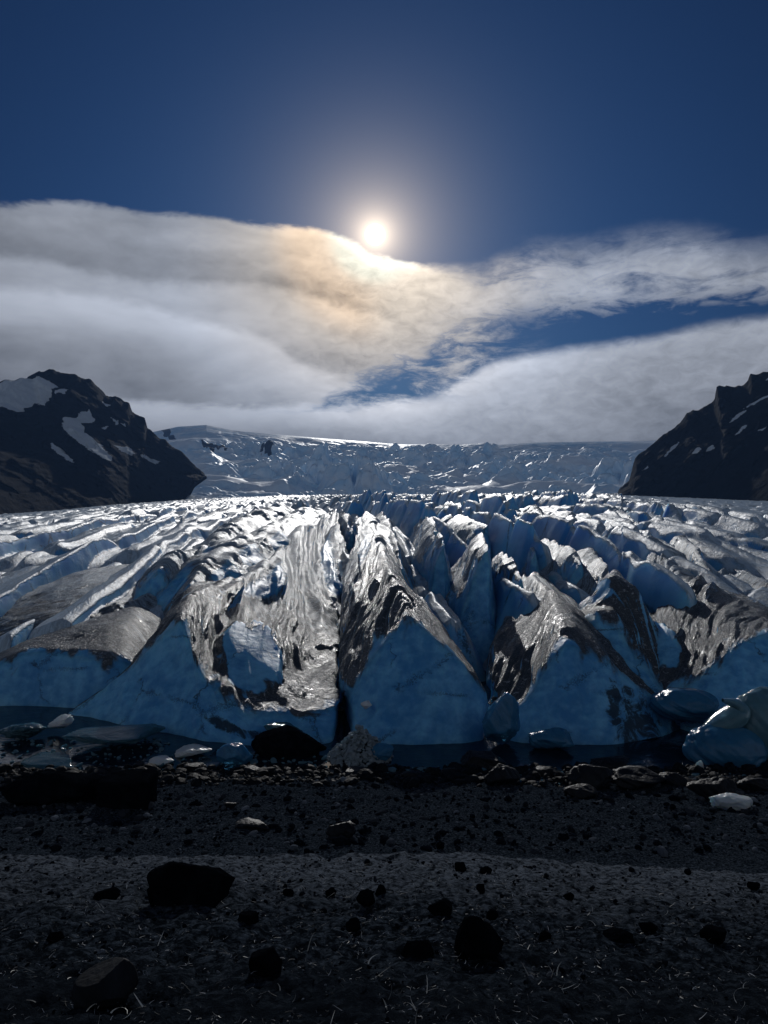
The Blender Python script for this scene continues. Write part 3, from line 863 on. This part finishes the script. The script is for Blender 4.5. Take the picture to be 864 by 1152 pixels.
def mountain(name, label, sky, foot, Dsky, Dfoot, patches, ncol=420, nrow=230, rough=1.0, seed=100):
    xs = np.linspace(sky[0][0], sky[-1][0], ncol)
    ys = np.interp(xs, [p[0] for p in sky], [p[1] for p in sky])
    yf = np.interp(xs, [p[0] for p in foot], [p[1] for p in foot])
    Ds = np.interp(xs, [p[0] for p in Dsky], [p[1] for p in Dsky])
    Df = np.interp(xs, [p[0] for p in Dfoot], [p[1] for p in Dfoot])
    v = np.linspace(0, 1, nrow)[:, None]
    px = xs[None] * np.ones_like(v)
    py = yf[None] * (1 - v) + ys[None] * v
    D = Df[None] * (1 - v) + Ds[None] * v
    X = (px - 432) * D / F; Y = D; Z = EYE - (py - 576) * D / F
    fade = np.sin(np.pi * np.clip(v, 0, 1)) ** .6 * np.ones_like(px)
    h = rough * (34 * fbm(X / 130, Z / 110 + Y / 200, 5, seed, .55, True) + 15 * fbm(X / 34, Z / 60, 5, seed + 9, .62, True))
    Y2 = Y - h * fade
    Z2 = Z + .12 * h * fade
    sil = rough * 5.0 * fbm(X / 22, Y / 22, 4, seed + 30) * np.clip((v - .8) / .2, 0, 1)
    Z2 = Z2 + sil
    snow = np.zeros(px.shape)
    qx = px + 2.2 * fbm(px / 9, py / 9, 3, seed + 50); qy = py + 1.6 * fbm(px / 8, py / 8, 3, seed + 60)
    for p in patches:
        snow = np.maximum(snow, poly_mask(qx, qy, p).astype(float))
    # back slope
    nb = 30
    vb = np.linspace(0, 1, nb + 1)[1:, None]
    Yb = Y2[-1:] + vb * 500; Xb = X[-1:] * (Yb / Y[-1:]) * (1 + .16 * vb ** .5); Zb = Z2[-1:] * (1 - vb ** 1.2) - 30 * vb
    G = np.concatenate([np.stack([X, Y2, Z2], -1), np.stack([Xb * np.ones_like(Zb), Yb, Zb], -1)])
    sn = np.concatenate([snow, np.zeros(Zb.shape)])
    o = mesh_from(name, G, grid_quads(nrow + nb, ncol), M_MOUNT, attrs={'snow': sn})
    return tag(o, label, 'mountain', kind='structure')


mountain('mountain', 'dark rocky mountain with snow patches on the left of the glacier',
         [(-420, 520), (-300, 470), (-150, 445), (-60, 436), (0, 431), (10, 428), (22, 427), (40, 424), (43, 417), (60, 417), (85, 421), (100, 428), (112, 436), (119, 444), (130, 446), (146, 455), (148, 462), (163, 472), (166, 482), (178, 491), (195, 502), (210, 514), (222, 526), (230, 533), (233, 536)],
         [(-420, 600), (-100, 596), (0, 592), (100, 585), (203, 573), (208, 562), (218, 549), (233, 538)],
         [(-420, 1000), (0, 1000), (231, 1450)], [(-420, 740), (0, 760), (120, 1000), (200, 1300), (231, 1400)],
         [[(-60, 436), (0, 431), (20, 427), (42, 424), (62, 432), (64, 437), (55, 447), (48, 455), (35, 452), (18, 463), (0, 458), (-60, 455)],
          [(66, 441), (74, 438), (80, 441), (76, 446), (66, 446)],
          [(65, 468), (78, 466), (92, 463), (104, 461), (103, 472), (88, 474), (94, 486), (108, 495), (118, 503), (130, 516), (128, 521), (112, 513), (96, 503), (80, 490), (66, 480)],
          [(50, 494), (62, 502), (72, 512), (82, 520), (74, 517), (62, 510), (54, 504)],
          [(132, 503), (145, 504), (154, 511), (152, 515), (140, 510)], [(158, 511), (170, 515), (180, 520), (176, 522), (164, 517)],
          [(118, 454), (126, 457), (124, 461)], [(124, 470), (134, 473), (130, 477)], [(136, 476), (142, 478), (140, 480)], [(110, 480), (122, 479), (116, 483)]],
         seed=100)
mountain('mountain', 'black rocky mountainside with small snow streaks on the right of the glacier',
         [(694, 556), (697, 549), (708, 540), (714, 517), (722, 508), (735, 500), (748, 488), (765, 476), (772, 466), (780, 461), (785, 461), (800, 454), (804, 448), (806, 434), (810, 433), (824, 435), (834, 434), (841, 429), (844, 421), (852, 421), (864, 417), (920, 400), (1000, 380), (1200, 350)],
         [(694, 562), (760, 566), (864, 572), (1000, 585), (1200, 590)],
         [(694, 1100), (864, 850), (1200, 800)], [(694, 1070), (740, 960), (864, 740), (1200, 600)],
         [[(744, 514), (752, 505), (762, 498), (760, 502), (750, 511), (746, 516)], [(772, 513), (778, 506), (781, 508), (776, 514)],
          [(787, 509), (794, 504), (801, 505), (795, 509), (788, 511)], [(817, 477), (828, 466), (836, 462), (835, 466), (824, 474)],
          [(836, 460), (850, 451), (864, 444), (864, 446), (848, 456)], [(843, 488), (858, 482), (864, 478), (864, 480), (856, 485)],
          [(818, 493), (828, 482), (830, 483), (822, 492)], [(721, 530), (728, 523), (727, 527)], [(858, 428), (864, 425), (864, 429)]],
         seed=140, rough=.8)


def make_icefall():
    nrow, ncol = 420, 900
    sky = [(-60, 470), (120, 478), (172, 486), (200, 480), (232, 478), (262, 484), (300, 488), (350, 492), (400, 496), (450, 500), (520, 500), (545, 498), (560, 500), (600, 498), (660, 497), (730, 496), (820, 490), (900, 480)]
    xs = np.linspace(150, 760, ncol)
    ys = np.interp(xs, [p[0] for p in sky], [p[1] for p in sky])
    v = np.linspace(0, 1, nrow)[:, None]
    px = xs[None] * np.ones_like(v)
    py = 566 * (1 - v) + ys[None] * v
    D = 1480 + 1500 * v ** 1.05 + 0 * px
    X = (px - 432) * D / F; Y = D; Z = EYE - (py - 576) * D / F
    wx = X + 30 * fbm(X / 220, Y / 220, 3, 201); wy = Y + 45 * fbm(X / 150, Y / 150, 3, 205)
    def blocks(s, seed, asp=1.5):
        f1, f2, ox, oy, r1, r2 = voronoi(wx / (s * asp), wy / s, seed)
        cr = sstep(f2 - f1, 0, .4)
        return cr * (r1 + .8 * oy + .5 * ox * (r2 - .3))
    w = np.sin(np.pi * np.clip(v, .0, 1)) ** .5
    zone = np.clip(.75 + 1.7 * fbm(X / 420, Y / 420, 3, 211), .06, 1.5)
    left = np.interp(px, [150, 240, 330, 420], [.35, .5, .9, 1.0])
    top = np.interp(v, [0, .75, .95, 1], [1, .9, .32, .2])
    Z += w * top * zone * left * (66 * blocks(150, 221) + 34 * blocks(66, 225, 1.1) + 12 * blocks(30, 228, 1.) - 42)
    Z += top * 22 * fbm(X / 300, Y / 260, 4, 240) * w
    terr = np.sin(v * 34 + 2.5 * fbm(X / 200, Y / 400, 2, 251))
    Z += w * 11 * terr * np.clip(1.2 - zone, .1, 1)
    snow = np.ones(px.shape)
    dark = [[(178, 484), (190, 481), (193, 488), (205, 496), (190, 493)], [(225, 497), (240, 499), (258, 503), (258, 506), (240, 505), (232, 503)], [(292, 506), (306, 504), (307, 513), (296, 513)]]
    qx = px + 4 * fbm(px / 7, py / 7, 3, 261); qy = py + 3 * fbm(px / 7, py / 7, 3, 266)
    for p in dark: snow = np.where(poly_mask(qx, qy, p), 0., snow)
    nb = 12
    vb = np.linspace(0, 1, nb + 1)[1:, None]
    Gb = np.stack([X[-1:] * np.ones_like(vb), Y[-1:] + vb * 2500, Z[-1:] - vb * 60], -1)
    G = np.concatenate([np.stack([X, Y, Z], -1), Gb])
    sn = np.concatenate([snow, np.ones(Gb.shape[:2])])
    zo = np.concatenate([zone, np.ones(Gb.shape[:2]) * .2])
    m, t, b = newmat('icefall_snow')
    at = t.node('ShaderNodeAttribute', attribute_name='snow')
    g = t.node('ShaderNodeNewGeometry')
    n = t.noise(g.outputs['Position'], .02, 7, .6, .4)
    n2 = t.noise(g.outputs['Position'], .11, 6, .65)
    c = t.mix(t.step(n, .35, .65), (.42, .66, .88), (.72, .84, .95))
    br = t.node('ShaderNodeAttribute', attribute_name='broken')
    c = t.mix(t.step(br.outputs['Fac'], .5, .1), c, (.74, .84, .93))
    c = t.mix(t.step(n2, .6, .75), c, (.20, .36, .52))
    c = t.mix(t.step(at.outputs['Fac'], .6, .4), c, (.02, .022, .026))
    t.put(b.inputs['Base Color'], c)
    b.inputs['Roughness'].default_value = .5
    b.inputs['Specular IOR Level'].default_value = .2
    bump(t, b, t.m('ADD', n, t.m('MULTIPLY', n2, .25)), .3, 5)
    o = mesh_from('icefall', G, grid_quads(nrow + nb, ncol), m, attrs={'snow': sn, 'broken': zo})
    tag(o, 'hazy blue icefall of broken snow and ice under the skyline', 'icefall', kind='structure')


make_icefall()


# ------------------------------------------------------------------ stones, shore ice, gravel and dry grass
def hit(px, py):
    """where the sight line through that part of the photo meets the ground"""
    D = np.linspace(1.6, 30, 6000)
    x = (px - 432) * D / F
    zr = EYE - (py - 576) * D / F
    g = np.maximum(ground_z(x, D), 0.0)
    i = np.argmax(zr <= g)
    return float(x[i]), float(D[i]), float(g[i])


def ico(sub):
    t = (1 + 5 ** .5) / 2
    V = np.array([(-1, t, 0), (1, t, 0), (-1, -t, 0), (1, -t, 0), (0, -1, t), (0, 1, t), (0, -1, -t), (0, 1, -t), (t, 0, -1), (t, 0, 1), (-t, 0, -1), (-t, 0, 1)], float)
    Fc = [(0, 11, 5), (0, 5, 1), (0, 1, 7), (0, 7, 10), (0, 10, 11), (1, 5, 9), (5, 11, 4), (11, 10, 2), (10, 7, 6), (7, 1, 8), (3, 9, 4), (3, 4, 2), (3, 2, 6), (3, 6, 8), (3, 8, 9), (4, 9, 5), (2, 4, 11), (6, 2, 10), (8, 6, 7), (9, 8, 1)]
    V = [v / np.linalg.norm(v) for v in V]
    for _ in range(sub):
        c = {}; N = []
        def mid(a, b):
            k = (min(a, b), max(a, b))
            if k not in c:
                m = V[a] + V[b]; V.append(m / np.linalg.norm(m)); c[k] = len(V) - 1
            return c[k]
        for a, b, d in Fc:
            ab, bd, da = mid(a, b), mid(b, d), mid(d, a)
            N += [(a, ab, da), (b, bd, ab), (d, da, bd), (ab, bd, da)]
        Fc = N
    return np.array(V), np.array(Fc)


ICO = {i: ico(i) for i in (0, 1, 2, 3, 4, 5)}


def rock_shape(rs, sub=4, planes=16, sharp=.9, noise=.03):
    V, T = ICO[sub]
    n = rs.normal(size=(planes, 3)); n /= np.linalg.norm(n, axis=1)[:, None]
    c = rs.uniform(.62, .95, planes)
    dn = V @ n.T
    r = np.where(dn > .15, c[None] / np.maximum(dn, .15), 9).min(axis=1)
    r = np.minimum(r, 1.1)
    P = V * r[:, None]
    k = fbm(P[:, 0] * 3 + P[:, 2] * 2 + rs.rand() * 50, P[:, 1] * 3 - P[:, 2] * 2, 4, 7, .6)
    return P * (1 + noise * k[:, None] * 2), T


def stone(px, py, w, h, label, name='stone', cat='stone', group=None, mat=None, seed=0, yaw=0, depth=.8, planes=14, sink=.18, tilt=0, box=False, noise=.05, sub=4, z=None, D=None):
    rs = np.random.RandomState(seed + int(px * 7 + py))
    fixed = D is not None
    if D is None:
        x, D, g = hit(px, py)
    else:
        x = (px - 432) * D / F; g = EYE - (py - 576) * D / F
    if z is not None: g = z
    W = w * D / F; H = h * D / F / math.cos(math.atan((py - 576) / F) * .7)
    V, T = rock_shape(rs, sub, planes, noise=noise)
    if planes >= 50:
        U = ICO[sub][0]
        V = U * (1 + .07 * fbm(U[:, 0] * 1.3 + U[:, 2] + seed, U[:, 1] * 1.3 - U[:, 2], 3, seed + int(px))[:, None] * 2)
    if box:
        U = ICO[sub][0]
        m = (np.abs(U) ** 22).sum(axis=1) ** (1 / 22)
        V = U / m[:, None] * (1 + .05 * fbm(U[:, 0] * 2 + U[:, 2], U[:, 1] * 2 - U[:, 2], 4, seed)[:, None])
    V = V - (V.max(0) + V.min(0)) / 2
    V /= (V.max(0) - V.min(0))
    V = V * np.array([W, W * depth, H * (1 + sink)])
    if tilt:
        c, s_ = math.cos(tilt), math.sin(tilt)
        V = V @ np.array([[c, 0, s_], [0, 1, 0], [-s_, 0, c]])
    if yaw:
        c, s_ = math.cos(yaw), math.sin(yaw)
        V = V @ np.array([[c, s_, 0], [-s_, c, 0], [0, 0, 1]])
    V[:, 2] += H * (1 + sink) / 2 - H * sink * .6
    o = mesh_from(name, V, None, mat or M_ROCK, tris=T, smooth=True)
    yc = D + W * depth * .3
    if fixed:
        zc = g
    else:
        xs_, ys_ = np.meshgrid(np.linspace(-.45, .45, 5) * W, np.linspace(-.45, .45, 5) * W * depth)
        zc = min(float(np.percentile(ground_z(x + xs_, yc + ys_), 20)), g)
    o.location = (x, yc, zc)
    return tag(o, label, cat, group)


GS = 'stones lying on the gravel'
for a in [
    (208, 1018, 98, 52, 'largest black angular stone, lying on the left of the near gravel'),
    (541, 1080, 56, 44, 'tall egg-shaped black stone on the near gravel right of centre'),
    (411, 1021, 22, 18, 'small diamond-shaped black stone standing near the middle of the gravel'),
    (495, 1031, 28, 20, 'small rounded black stone left above the egg-shaped stone'),
    (428, 1007, 13, 12, 'tiny black stone just above the diamond-shaped stone'),
    (298, 1097, 38, 24, 'flat dark stone half sunk in gravel below the largest stone'),
    (372, 1008, 13, 8, 'tiny dark stone left of the diamond-shaped stone'),
    (324, 1010, 13, 8, 'tiny dark stone right of the largest stone'),
    (278, 1040, 24, 13, 'low dark stone sunk below the right edge of the largest stone'),
    (397, 1046, 18, 11, 'low dark stone just under the diamond-shaped stone'),
    (118, 1014, 30, 14, 'flat black stone lying left of the largest stone'),
    (518, 982, 13, 12, 'small pointed stone near the terrace crest right of centre'),
    (547, 982, 15, 8, 'low wide stone beside the small pointed stone'),
    (541, 1005, 10, 10, 'tiny stone between the terrace crest and the egg-shaped stone'),
    (495, 956, 10, 8, 'tiny stone at the very edge of the terrace'),
    (470, 1080, 38, 15, 'long flat dark stone left of the egg-shaped stone'),
    (554, 1034, 14, 9, 'tiny round stone above the egg-shaped stone'),
    (697, 1060, 36, 11, 'long thin dark stone on the right of the gravel'),
    (731, 1050, 22, 10, 'sloping dark stone above the long thin stone'),
    (806, 1060, 30, 16, 'half-buried dark stone near the right edge'),
    (614, 1058, 15, 10, 'small dark stone right of the egg-shaped stone'),
    (640, 1012, 13, 9, 'tiny dark stone in the middle of the right gravel'),
    (850, 1003, 14, 9, 'tiny dark stone touching the right edge of the picture'),
    (60, 1060, 20, 10, 'low dark stone at the left edge above the tilted stone'),
]:
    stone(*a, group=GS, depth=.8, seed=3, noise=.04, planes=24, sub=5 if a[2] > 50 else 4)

stone(110, 1132, 72, 34, 'dark stone with a smooth pale tilted top at the bottom left corner', group=GS, depth=.9, seed=3, planes=9, tilt=.28, sub=5, noise=.02,
      mat=mat_rock('slate', (.007, .009, .012), (.018, .022, .028), .7, 5, .01, .05))
GB = 'rocks on the lower beach'
for a, kw in [
    ((139, 908, 58, 33, 'squared black block standing on the lower beach'), dict(box=True, depth=.8, mat=M_ROCK)),
    ((52, 903, 128, 36, 'long low flat-topped dark slab left of the squared block'), dict(planes=40, depth=.5, mat=M_ROCK, noise=.08)),
    ((383, 943, 34, 16, 'humped dark rock just beyond the terrace crest'), {}),
    ((282, 932, 38, 9, 'low broken dark rock left of the humped rock'), {}),
    ((258, 909, 15, 7, 'small dark rock alone on the lower beach'), {}),
    ((567, 884, 42, 22, 'square-shouldered black rock at the water edge right of centre'), {}),
    ((668, 888, 54, 27, 'big dark shore rock under the cracked ridge'), {}),
    ((655, 898, 38, 11, 'wedge-shaped low rock in front of the big shore rock'), {}),
    ((722, 889, 66, 20, 'broad dark shore rock right of the big one'), {}),
    ((806, 900, 56, 24, 'dark shore rock behind the white ice lump'), {}),
    ((760, 884, 36, 13, 'low shore rock between the broad rock and the right edge'), {}),
    ((850, 890, 40, 14, 'dark shore rock at the right edge of the picture'), {}),
    ((612, 874, 32, 10, 'flat wet rock behind the square-shouldered rock'), {}),
    ((506, 872, 20, 8, 'small wet rock at the waterline under the blue wedge'), {}),
    ((462, 876, 24, 7, 'thin dark rock at the waterline right of the rubble mound'), {}),
    ((400, 874, 40, 7, 'flat black rock strip in front of the rubble mound'), {}),
    ((284, 872, 26, 8, 'dark pebble-like rock in front of the blue ice chunk'), {}),
    ((216, 866, 30, 8, 'dark wet rock at the shore left of the blue ice chunk'), {}),
]:
    stone(*a, name='shore_rock', cat='rock', group=GB, seed=8, **{**dict(depth=.7, mat=M_WETROCK), **kw})
stone(323, 858, 88, 33, 'black pyramid-shaped rock at the foot of the broad ridge', name='shore_rock', cat='rock', group=GB, mat=M_ROCK, D=24.2, planes=5, depth=.6, seed=2)
stone(545, 866, 52, 15, 'domed wet rock glinting at the waterline under the small dark notch', name='shore_rock', cat='rock', group=GB, mat=M_WETROCK, D=23.0, depth=.8, seed=5)
stone(690, 868, 46, 13, 'pale wet rock with a raised tip behind the big shore rock', name='shore_rock', cat='rock', group=GB, mat=M_WETROCK, D=22.8, depth=.8, seed=6)


def mat_clear(name, c=(.30, .50, .58), rough=.12, w=.5):
    m, t, b = newmat(name)
    tc = t.node('ShaderNodeTexCoord')
    n = t.noise(tc.outputs['Object'], 5, 6, .6, .3)
    t.put(b.inputs['Base Color'], t.mix(n, c, tuple(x * .6 for x in c)))
    b.inputs['Roughness'].default_value = rough
    b.inputs['IOR'].default_value = 1.31
    b.inputs['Subsurface Weight'].default_value = w
    b.inputs['Subsurface Radius'].default_value = (.25, .6, .9)
    b.inputs['Subsurface Scale'].default_value = .5
    b.inputs['Transmission Weight'].default_value = .25
    bump(t, b, n, .6, .05)
    return m


M_CLEAR = mat_clear('clear_ice', (.12, .26, .33))
M_BLUEI = mat_clear('blue_ice', (.045, .20, .38), .2)
M_WHITEI = mat_clear('white_ice', (.75, .80, .82), .35, .4)
M_GLASSY = mat_clear('glassy_ice', (.035, .11, .15), .08)
GI = 'pieces of ice at the shore'
for a, kw in [
    ((827, 912, 46, 17, 'white teardrop-shaped lump of ice lying on the dark beach'), dict(mat=M_WHITEI, planes=26)),
    ((262, 861, 42, 20, 'smooth bright blue chunk of ice at the shore left of the black rock'), dict(mat=M_BLUEI, D=23.4, planes=8)),
    ((870, 868, 92, 80, 'rounded pale blue dome of ice at the right edge of the shore'), dict(mat=M_CLEAR, D=24.0, planes=60, noise=.02, sub=5)),
    ((824, 872, 92, 46, 'wide low blue ice mound at the foot of the rounded dome'), dict(mat=M_BLUEI, D=23.4, planes=60, noise=.02, sub=5)),
    ((778, 812, 76, 31, 'smooth blue hump of ice below the glistening slab'), dict(mat=M_BLUEI, D=26.3, planes=50, noise=.02, sub=5)),
    ((566, 838, 46, 52, 'small blue ice tooth with a dark split between wedge and cracked ridge'), dict(mat=M_BLUEI, D=25.0, planes=9)),
    ((622, 846, 50, 22, 'low dark blue ice block at the foot of the cracked ridge'), dict(mat=M_BLUEI, D=24.7, planes=9)),
    ((120, 838, 104, 10, 'teal floe of clear ice floating in the dark water on the left'), dict(mat=M_GLASSY, D=24.8, planes=30)),
    ((20, 832, 50, 14, 'lumpy glassy ice piece floating at the left edge'), dict(mat=M_GLASSY, D=25.8, planes=18, noise=.14)),
    ((62, 822, 30, 12, 'thin white shard of ice beside the lumpy glassy piece'), dict(mat=M_WHITEI, D=26.4, tilt=.35)),
    ((215, 852, 44, 9, 'white ridge-shaped strip of ice floating before the broad ridge'), dict(mat=M_WHITEI, D=24.1, tilt=.15)),
    ((180, 862, 30, 7, 'small flat white ice piece at the left shore'), dict(mat=M_WHITEI, D=23.3)),
    ((318, 833, 50, 12, 'clear thin ice plate leaning behind the black pyramid rock'), dict(mat=M_GLASSY, D=25.2, tilt=-.2)),
    ((428, 858, 30, 16, 'blue ice lump inside the rubble mound'), dict(mat=M_BLUEI, D=23.6)),
    ((412, 798, 13, 8, 'small white ice ball caught at the mouth of the chasm'), dict(mat=M_WHITEI, D=26.2, planes=30)),
    ((788, 868, 9, 11, 'small bright upright ice sliver right of the shore rocks'), dict(mat=M_WHITEI, D=23.0)),
    ((48, 864, 70, 7, 'thin flat floe lying on the water near the left shore'), dict(mat=M_GLASSY, D=23.2)),
]:
    stone(*a, name='ice_chunk', cat='ice chunk', group=GI, seed=4, **{**dict(depth=.8), **kw})


# hooked shard: a bent horn swept along a curve
def horn():
    D = 24.3
    path = [(786, 836, 4), (797, 824, 9), (812, 814, 12), (826, 806, 13), (833, 799, 11), (830, 793, 7), (820, 789, 4), (813, 788, 2)]
    pts = np.array([P3(a, b, D) for a, b, _ in path]); rad = np.array([r for *_, r in path]) * D / F
    t = np.linspace(0, len(path) - 1, 50)
    idx = np.arange(len(path))
    P = np.stack([np.interp(t, idx, pts[:, i]) for i in range(3)], 1); r = np.interp(t, idx, rad)
    for _ in range(8): P[1:-1] = .5 * P[1:-1] + .25 * (P[2:] + P[:-2]); r[1:-1] = .5 * r[1:-1] + .25 * (r[2:] + r[:-2])
    tan = np.gradient(P, axis=0); tan /= np.linalg.norm(tan, axis=1)[:, None]
    side = np.cross(tan, [0, 1, 0]); side /= np.linalg.norm(side, axis=1)[:, None]
    a = np.linspace(0, 2 * np.pi, 21)
    G = P[:, None] + r[:, None, None] * (np.cos(a)[None, :, None] * side[:, None] + 1.5 * np.sin(a)[None, :, None] * np.array([0, 1, 0]))
    G += .02 * fbm(G[..., 0] * 6, G[..., 2] * 6, 3, 4)[..., None]
    loc = G[0, 0].copy()
    o = mesh_from('ice_horn', G - loc, grid_quads(*G.shape[:2]), M_CLEAR)
    o.location = loc
    tag(o, 'pale curled shard of ice leaning against the rounded blue dome', 'ice chunk', GI)


horn()


def scatter(name, label, cat, n, place, size, sub, mat, kind='stuff', seed=0, flat=.6, rnd=None):
    rs = np.random.RandomState(seed)
    Vs = []; Ts = []; A = []
    bases = [rock_shape(rs, sub, 9, noise=.02) for _ in range(12)]
    off = 0
    for i in range(n):
        q = place(rs)
        if q is None: continue
        x, y, z = q
        B, T = bases[rs.randint(12)]
        sz = size(rs, x, y)
        a = rs.rand() * 6.28; c, s_ = math.cos(a), math.sin(a)
        V = B * np.array([1, .5 + .5 * rs.rand(), flat * (.6 + .8 * rs.rand())]) * sz
        ti = rs.normal() * .35; ct, st = math.cos(ti), math.sin(ti)
        V = V @ np.array([[ct, 0, st], [0, 1, 0], [-st, 0, ct]]) @ np.array([[c, s_, 0], [-s_, c, 0], [0, 0, 1]])
        Vs.append(V + (x, y, z + sz * .15)); Ts.append(T + off); off += len(B); A.append(np.full(len(B), rs.rand()))
    o = mesh_from(name, np.concatenate(Vs), None, mat, tris=np.concatenate(Ts), smooth=False, attrs={'tone': np.concatenate(A)})
    return tag(o, label, cat, kind=kind)


def mat_tone(name, lo, hi, p=3.0, rough=.7, spec=.15):
    m, t, b = newmat(name)
    at = t.node('ShaderNodeAttribute', attribute_name='tone')
    t.put(b.inputs['Base Color'], t.mix(t.m('POWER', at.outputs['Fac'], p), lo, hi))
    b.inputs['Roughness'].default_value = rough
    b.inputs['Specular IOR Level'].default_value = spec
    return m


M_PEB = mat_tone('gravel_stone', (.003, .0045, .008), (.12, .14, .17), 4, .8, 0.0)
M_BRASH = mat_clear('brash', (.10, .20, .26), .06, .3)


def on_terrace(rs):
    y = 1.9 + 4.0 * rs.rand() ** 1.2; x = (rs.rand() - .5) * 2 * (y * .56 + .3)
    return x, y, float(ground_z(x, y))
def on_beach(rs):
    y = 14.5 + 9 * rs.rand(); x = (rs.rand() - .5) * 2 * (y * .56 + 1)
    return x, y, float(ground_z(x, y))
def on_shore(rs):
    y = 20.6 + 2.6 * rs.rand() ** .7; x = (rs.rand() - .45) * 2 * (y * .56 + 1)
    g = float(ground_z(x, y))
    return x, y, max(g, -.06)
scatter('gravel', 'loose small dark stones strewn over the near terrace', 'gravel', 4200, on_terrace, lambda r, x, y: .0030 * y * (.30 + .5 * r.rand() + 1.2 * r.rand() ** 9), 1, M_PEB, seed=1)
scatter('beach_gravel', 'loose dark stones strewn over the lower beach', 'gravel', 3500, on_beach, lambda r, x, y: .020 + .035 * r.rand() + .10 * r.rand() ** 8, 1, M_PEB, seed=2)
scatter('shore_gravel', 'wet broken stones packed along the waterline', 'gravel', 2200, on_shore, lambda r, x, y: .03 + .07 * r.rand() + .20 * r.rand() ** 6, 1, mat_rock('shore_stone', (.002, .003, .005), (.008, .011, .016), .6, 9, .03, .05), seed=3)


def in_water(rs):
    k = rs.rand()
    if k < .45:
        px = rs.uniform(-30, 190); D = rs.uniform(22.8, 26.5)
    elif k < .6:
        px = rs.uniform(180, 380); D = rs.uniform(23.0, 24.4)
    elif k < .72:
        px = rs.uniform(430, 620); D = rs.uniform(22.4, 23.4)
    else:
        px = rs.uniform(560, 880); D = rs.uniform(20.8, 22.8)
    x = (px - 432) * D / F
    return x, D, max(float(ground_z(x, D)), 0) + .01
scatter('brash_ice', 'small glinting bits of clear ice along the shore', 'brash ice', 420, in_water, lambda r, x, y: .02 + .05 * r.rand() + .14 * r.rand() ** 5, 1, M_BRASH, seed=5, flat=.35)


def in_mound(rs):
    t = rs.rand(); a = rs.rand() * 6.28; r = t ** .5
    x0 = (405 - 432) * 24.2 / F
    return x0 + r * 1.05 * math.cos(a), 24.2 + r * 1.1 * math.sin(a), .95 * (1 - r) * (.8 + .3 * rs.rand()) - .02
scatter('ice_rubble', 'glistening heap of crushed ice at the mouth of the chasm', 'ice rubble', 1500, in_mound, lambda r, x, y: .025 + .05 * r.rand() + .06 * r.rand() ** 4, 1, mat_clear('rubble_ice', (.26, .33, .38), .04, .1), seed=6, flat=.7)


def blades(name, label, n, ymin, ymax, hmin, hmax, wid, seed, mat, lay=.6, pw=1.5):
    rs = np.random.RandomState(seed); V = []; Q = []; A = []
    for i in range(n):
        y = ymin + (ymax - ymin) * rs.rand() ** pw; x = (rs.rand() - .5) * 2 * (y * .56 + .2)
        z = float(ground_z(x, y)) + .003
        h = rs.uniform(hmin, hmax) * (.6 + .8 * rs.rand() ** 3); a = rs.rand() * 6.28; w = wid * (.6 + .8 * rs.rand())
        d = np.array([math.cos(a), math.sin(a), 0]); up = rs.uniform(.15, 1.0) * (1 - lay) + .08
        b0 = len(V); seg = 6; curl = rs.uniform(.5, 1.7); side = np.array([-d[1], d[0], 0]) + rs.normal(size=3) * .3
        tw = rs.normal() * .8
        for k in range(seg + 1):
            t = k / seg; e = curl * t
            dd = np.array([math.cos(a + tw * t), math.sin(a + tw * t), 0])
            c = np.array([x, y, z]) + dd * h * t * (1 - up * .5) + np.array([0, 0, 1]) * h * up * math.sin(min(e, 3.0)) * 1.0
            ww = w * (1 - t) ** .7 * .5 + .0002
            V += [c - side * ww, c + side * ww]
            if k: Q.append((b0 + 2 * k - 2, b0 + 2 * k - 1, b0 + 2 * k + 1, b0 + 2 * k))
        A += [rs.rand()] * (2 * (seg + 1))
    o = mesh_from(name, V, Q, mat, attrs={'tone': A})
    return tag(o, label, 'grass', kind='stuff')


blades('dry_grass', 'sparse pale dry grass blades sticking out of the near gravel', 420, 2.0, 4.6, .03, .075, .0032, 1, mat_tone('dry_grass', (.10, .11, .11), (.80, .80, .74), 2.0, .5, .3), .35)
blades('moss_litter', 'fine dry mossy bits and twigs matted over the near gravel', 6000, 1.9, 6.0, .012, .04, .0016, 2, mat_tone('moss_litter', (.02, .026, .034), (.42, .46, .52), 3.0, .6, .15), .75, 1.1)


def make_haze():
    m = bpy.data.materials.new('air_haze'); m.use_nodes = True
    t = NT(m.node_tree); t.n.clear()
    out = t.node('ShaderNodeOutputMaterial'); v = t.node('ShaderNodeVolumePrincipled')
    v.inputs['Density'].default_value = HAZE
    v.inputs['Color'].default_value = (.28, .52, 1.0, 1)
    v.inputs['Anisotropy'].default_value = 0
    t.l.new(v.outputs[0], out.inputs['Volume'])
    m.cycles.volume_sampling = 'MULTIPLE_IMPORTANCE' if hasattr(m.cycles, 'volume_sampling') else None
    x, y0, y1, z0, z1 = 3200, -60, 3600, -110, 330
    V = [(-x, y0, z0), (x, y0, z0), (x, y1, z0), (-x, y1, z0), (-x, y0, z1), (x, y0, z1), (x, y1, z1), (-x, y1, z1)]
    Q = [(0, 3, 2, 1), (4, 5, 6, 7), (0, 1, 5, 4), (1, 2, 6, 5), (2, 3, 7, 6), (3, 0, 4, 7)]
    o = mesh_from('haze', V, Q, m, smooth=False)
    tag(o, 'thin pale haze hanging over the glacier', 'haze', kind='stuff')


HAZE = 1.0e-4
make_haze()
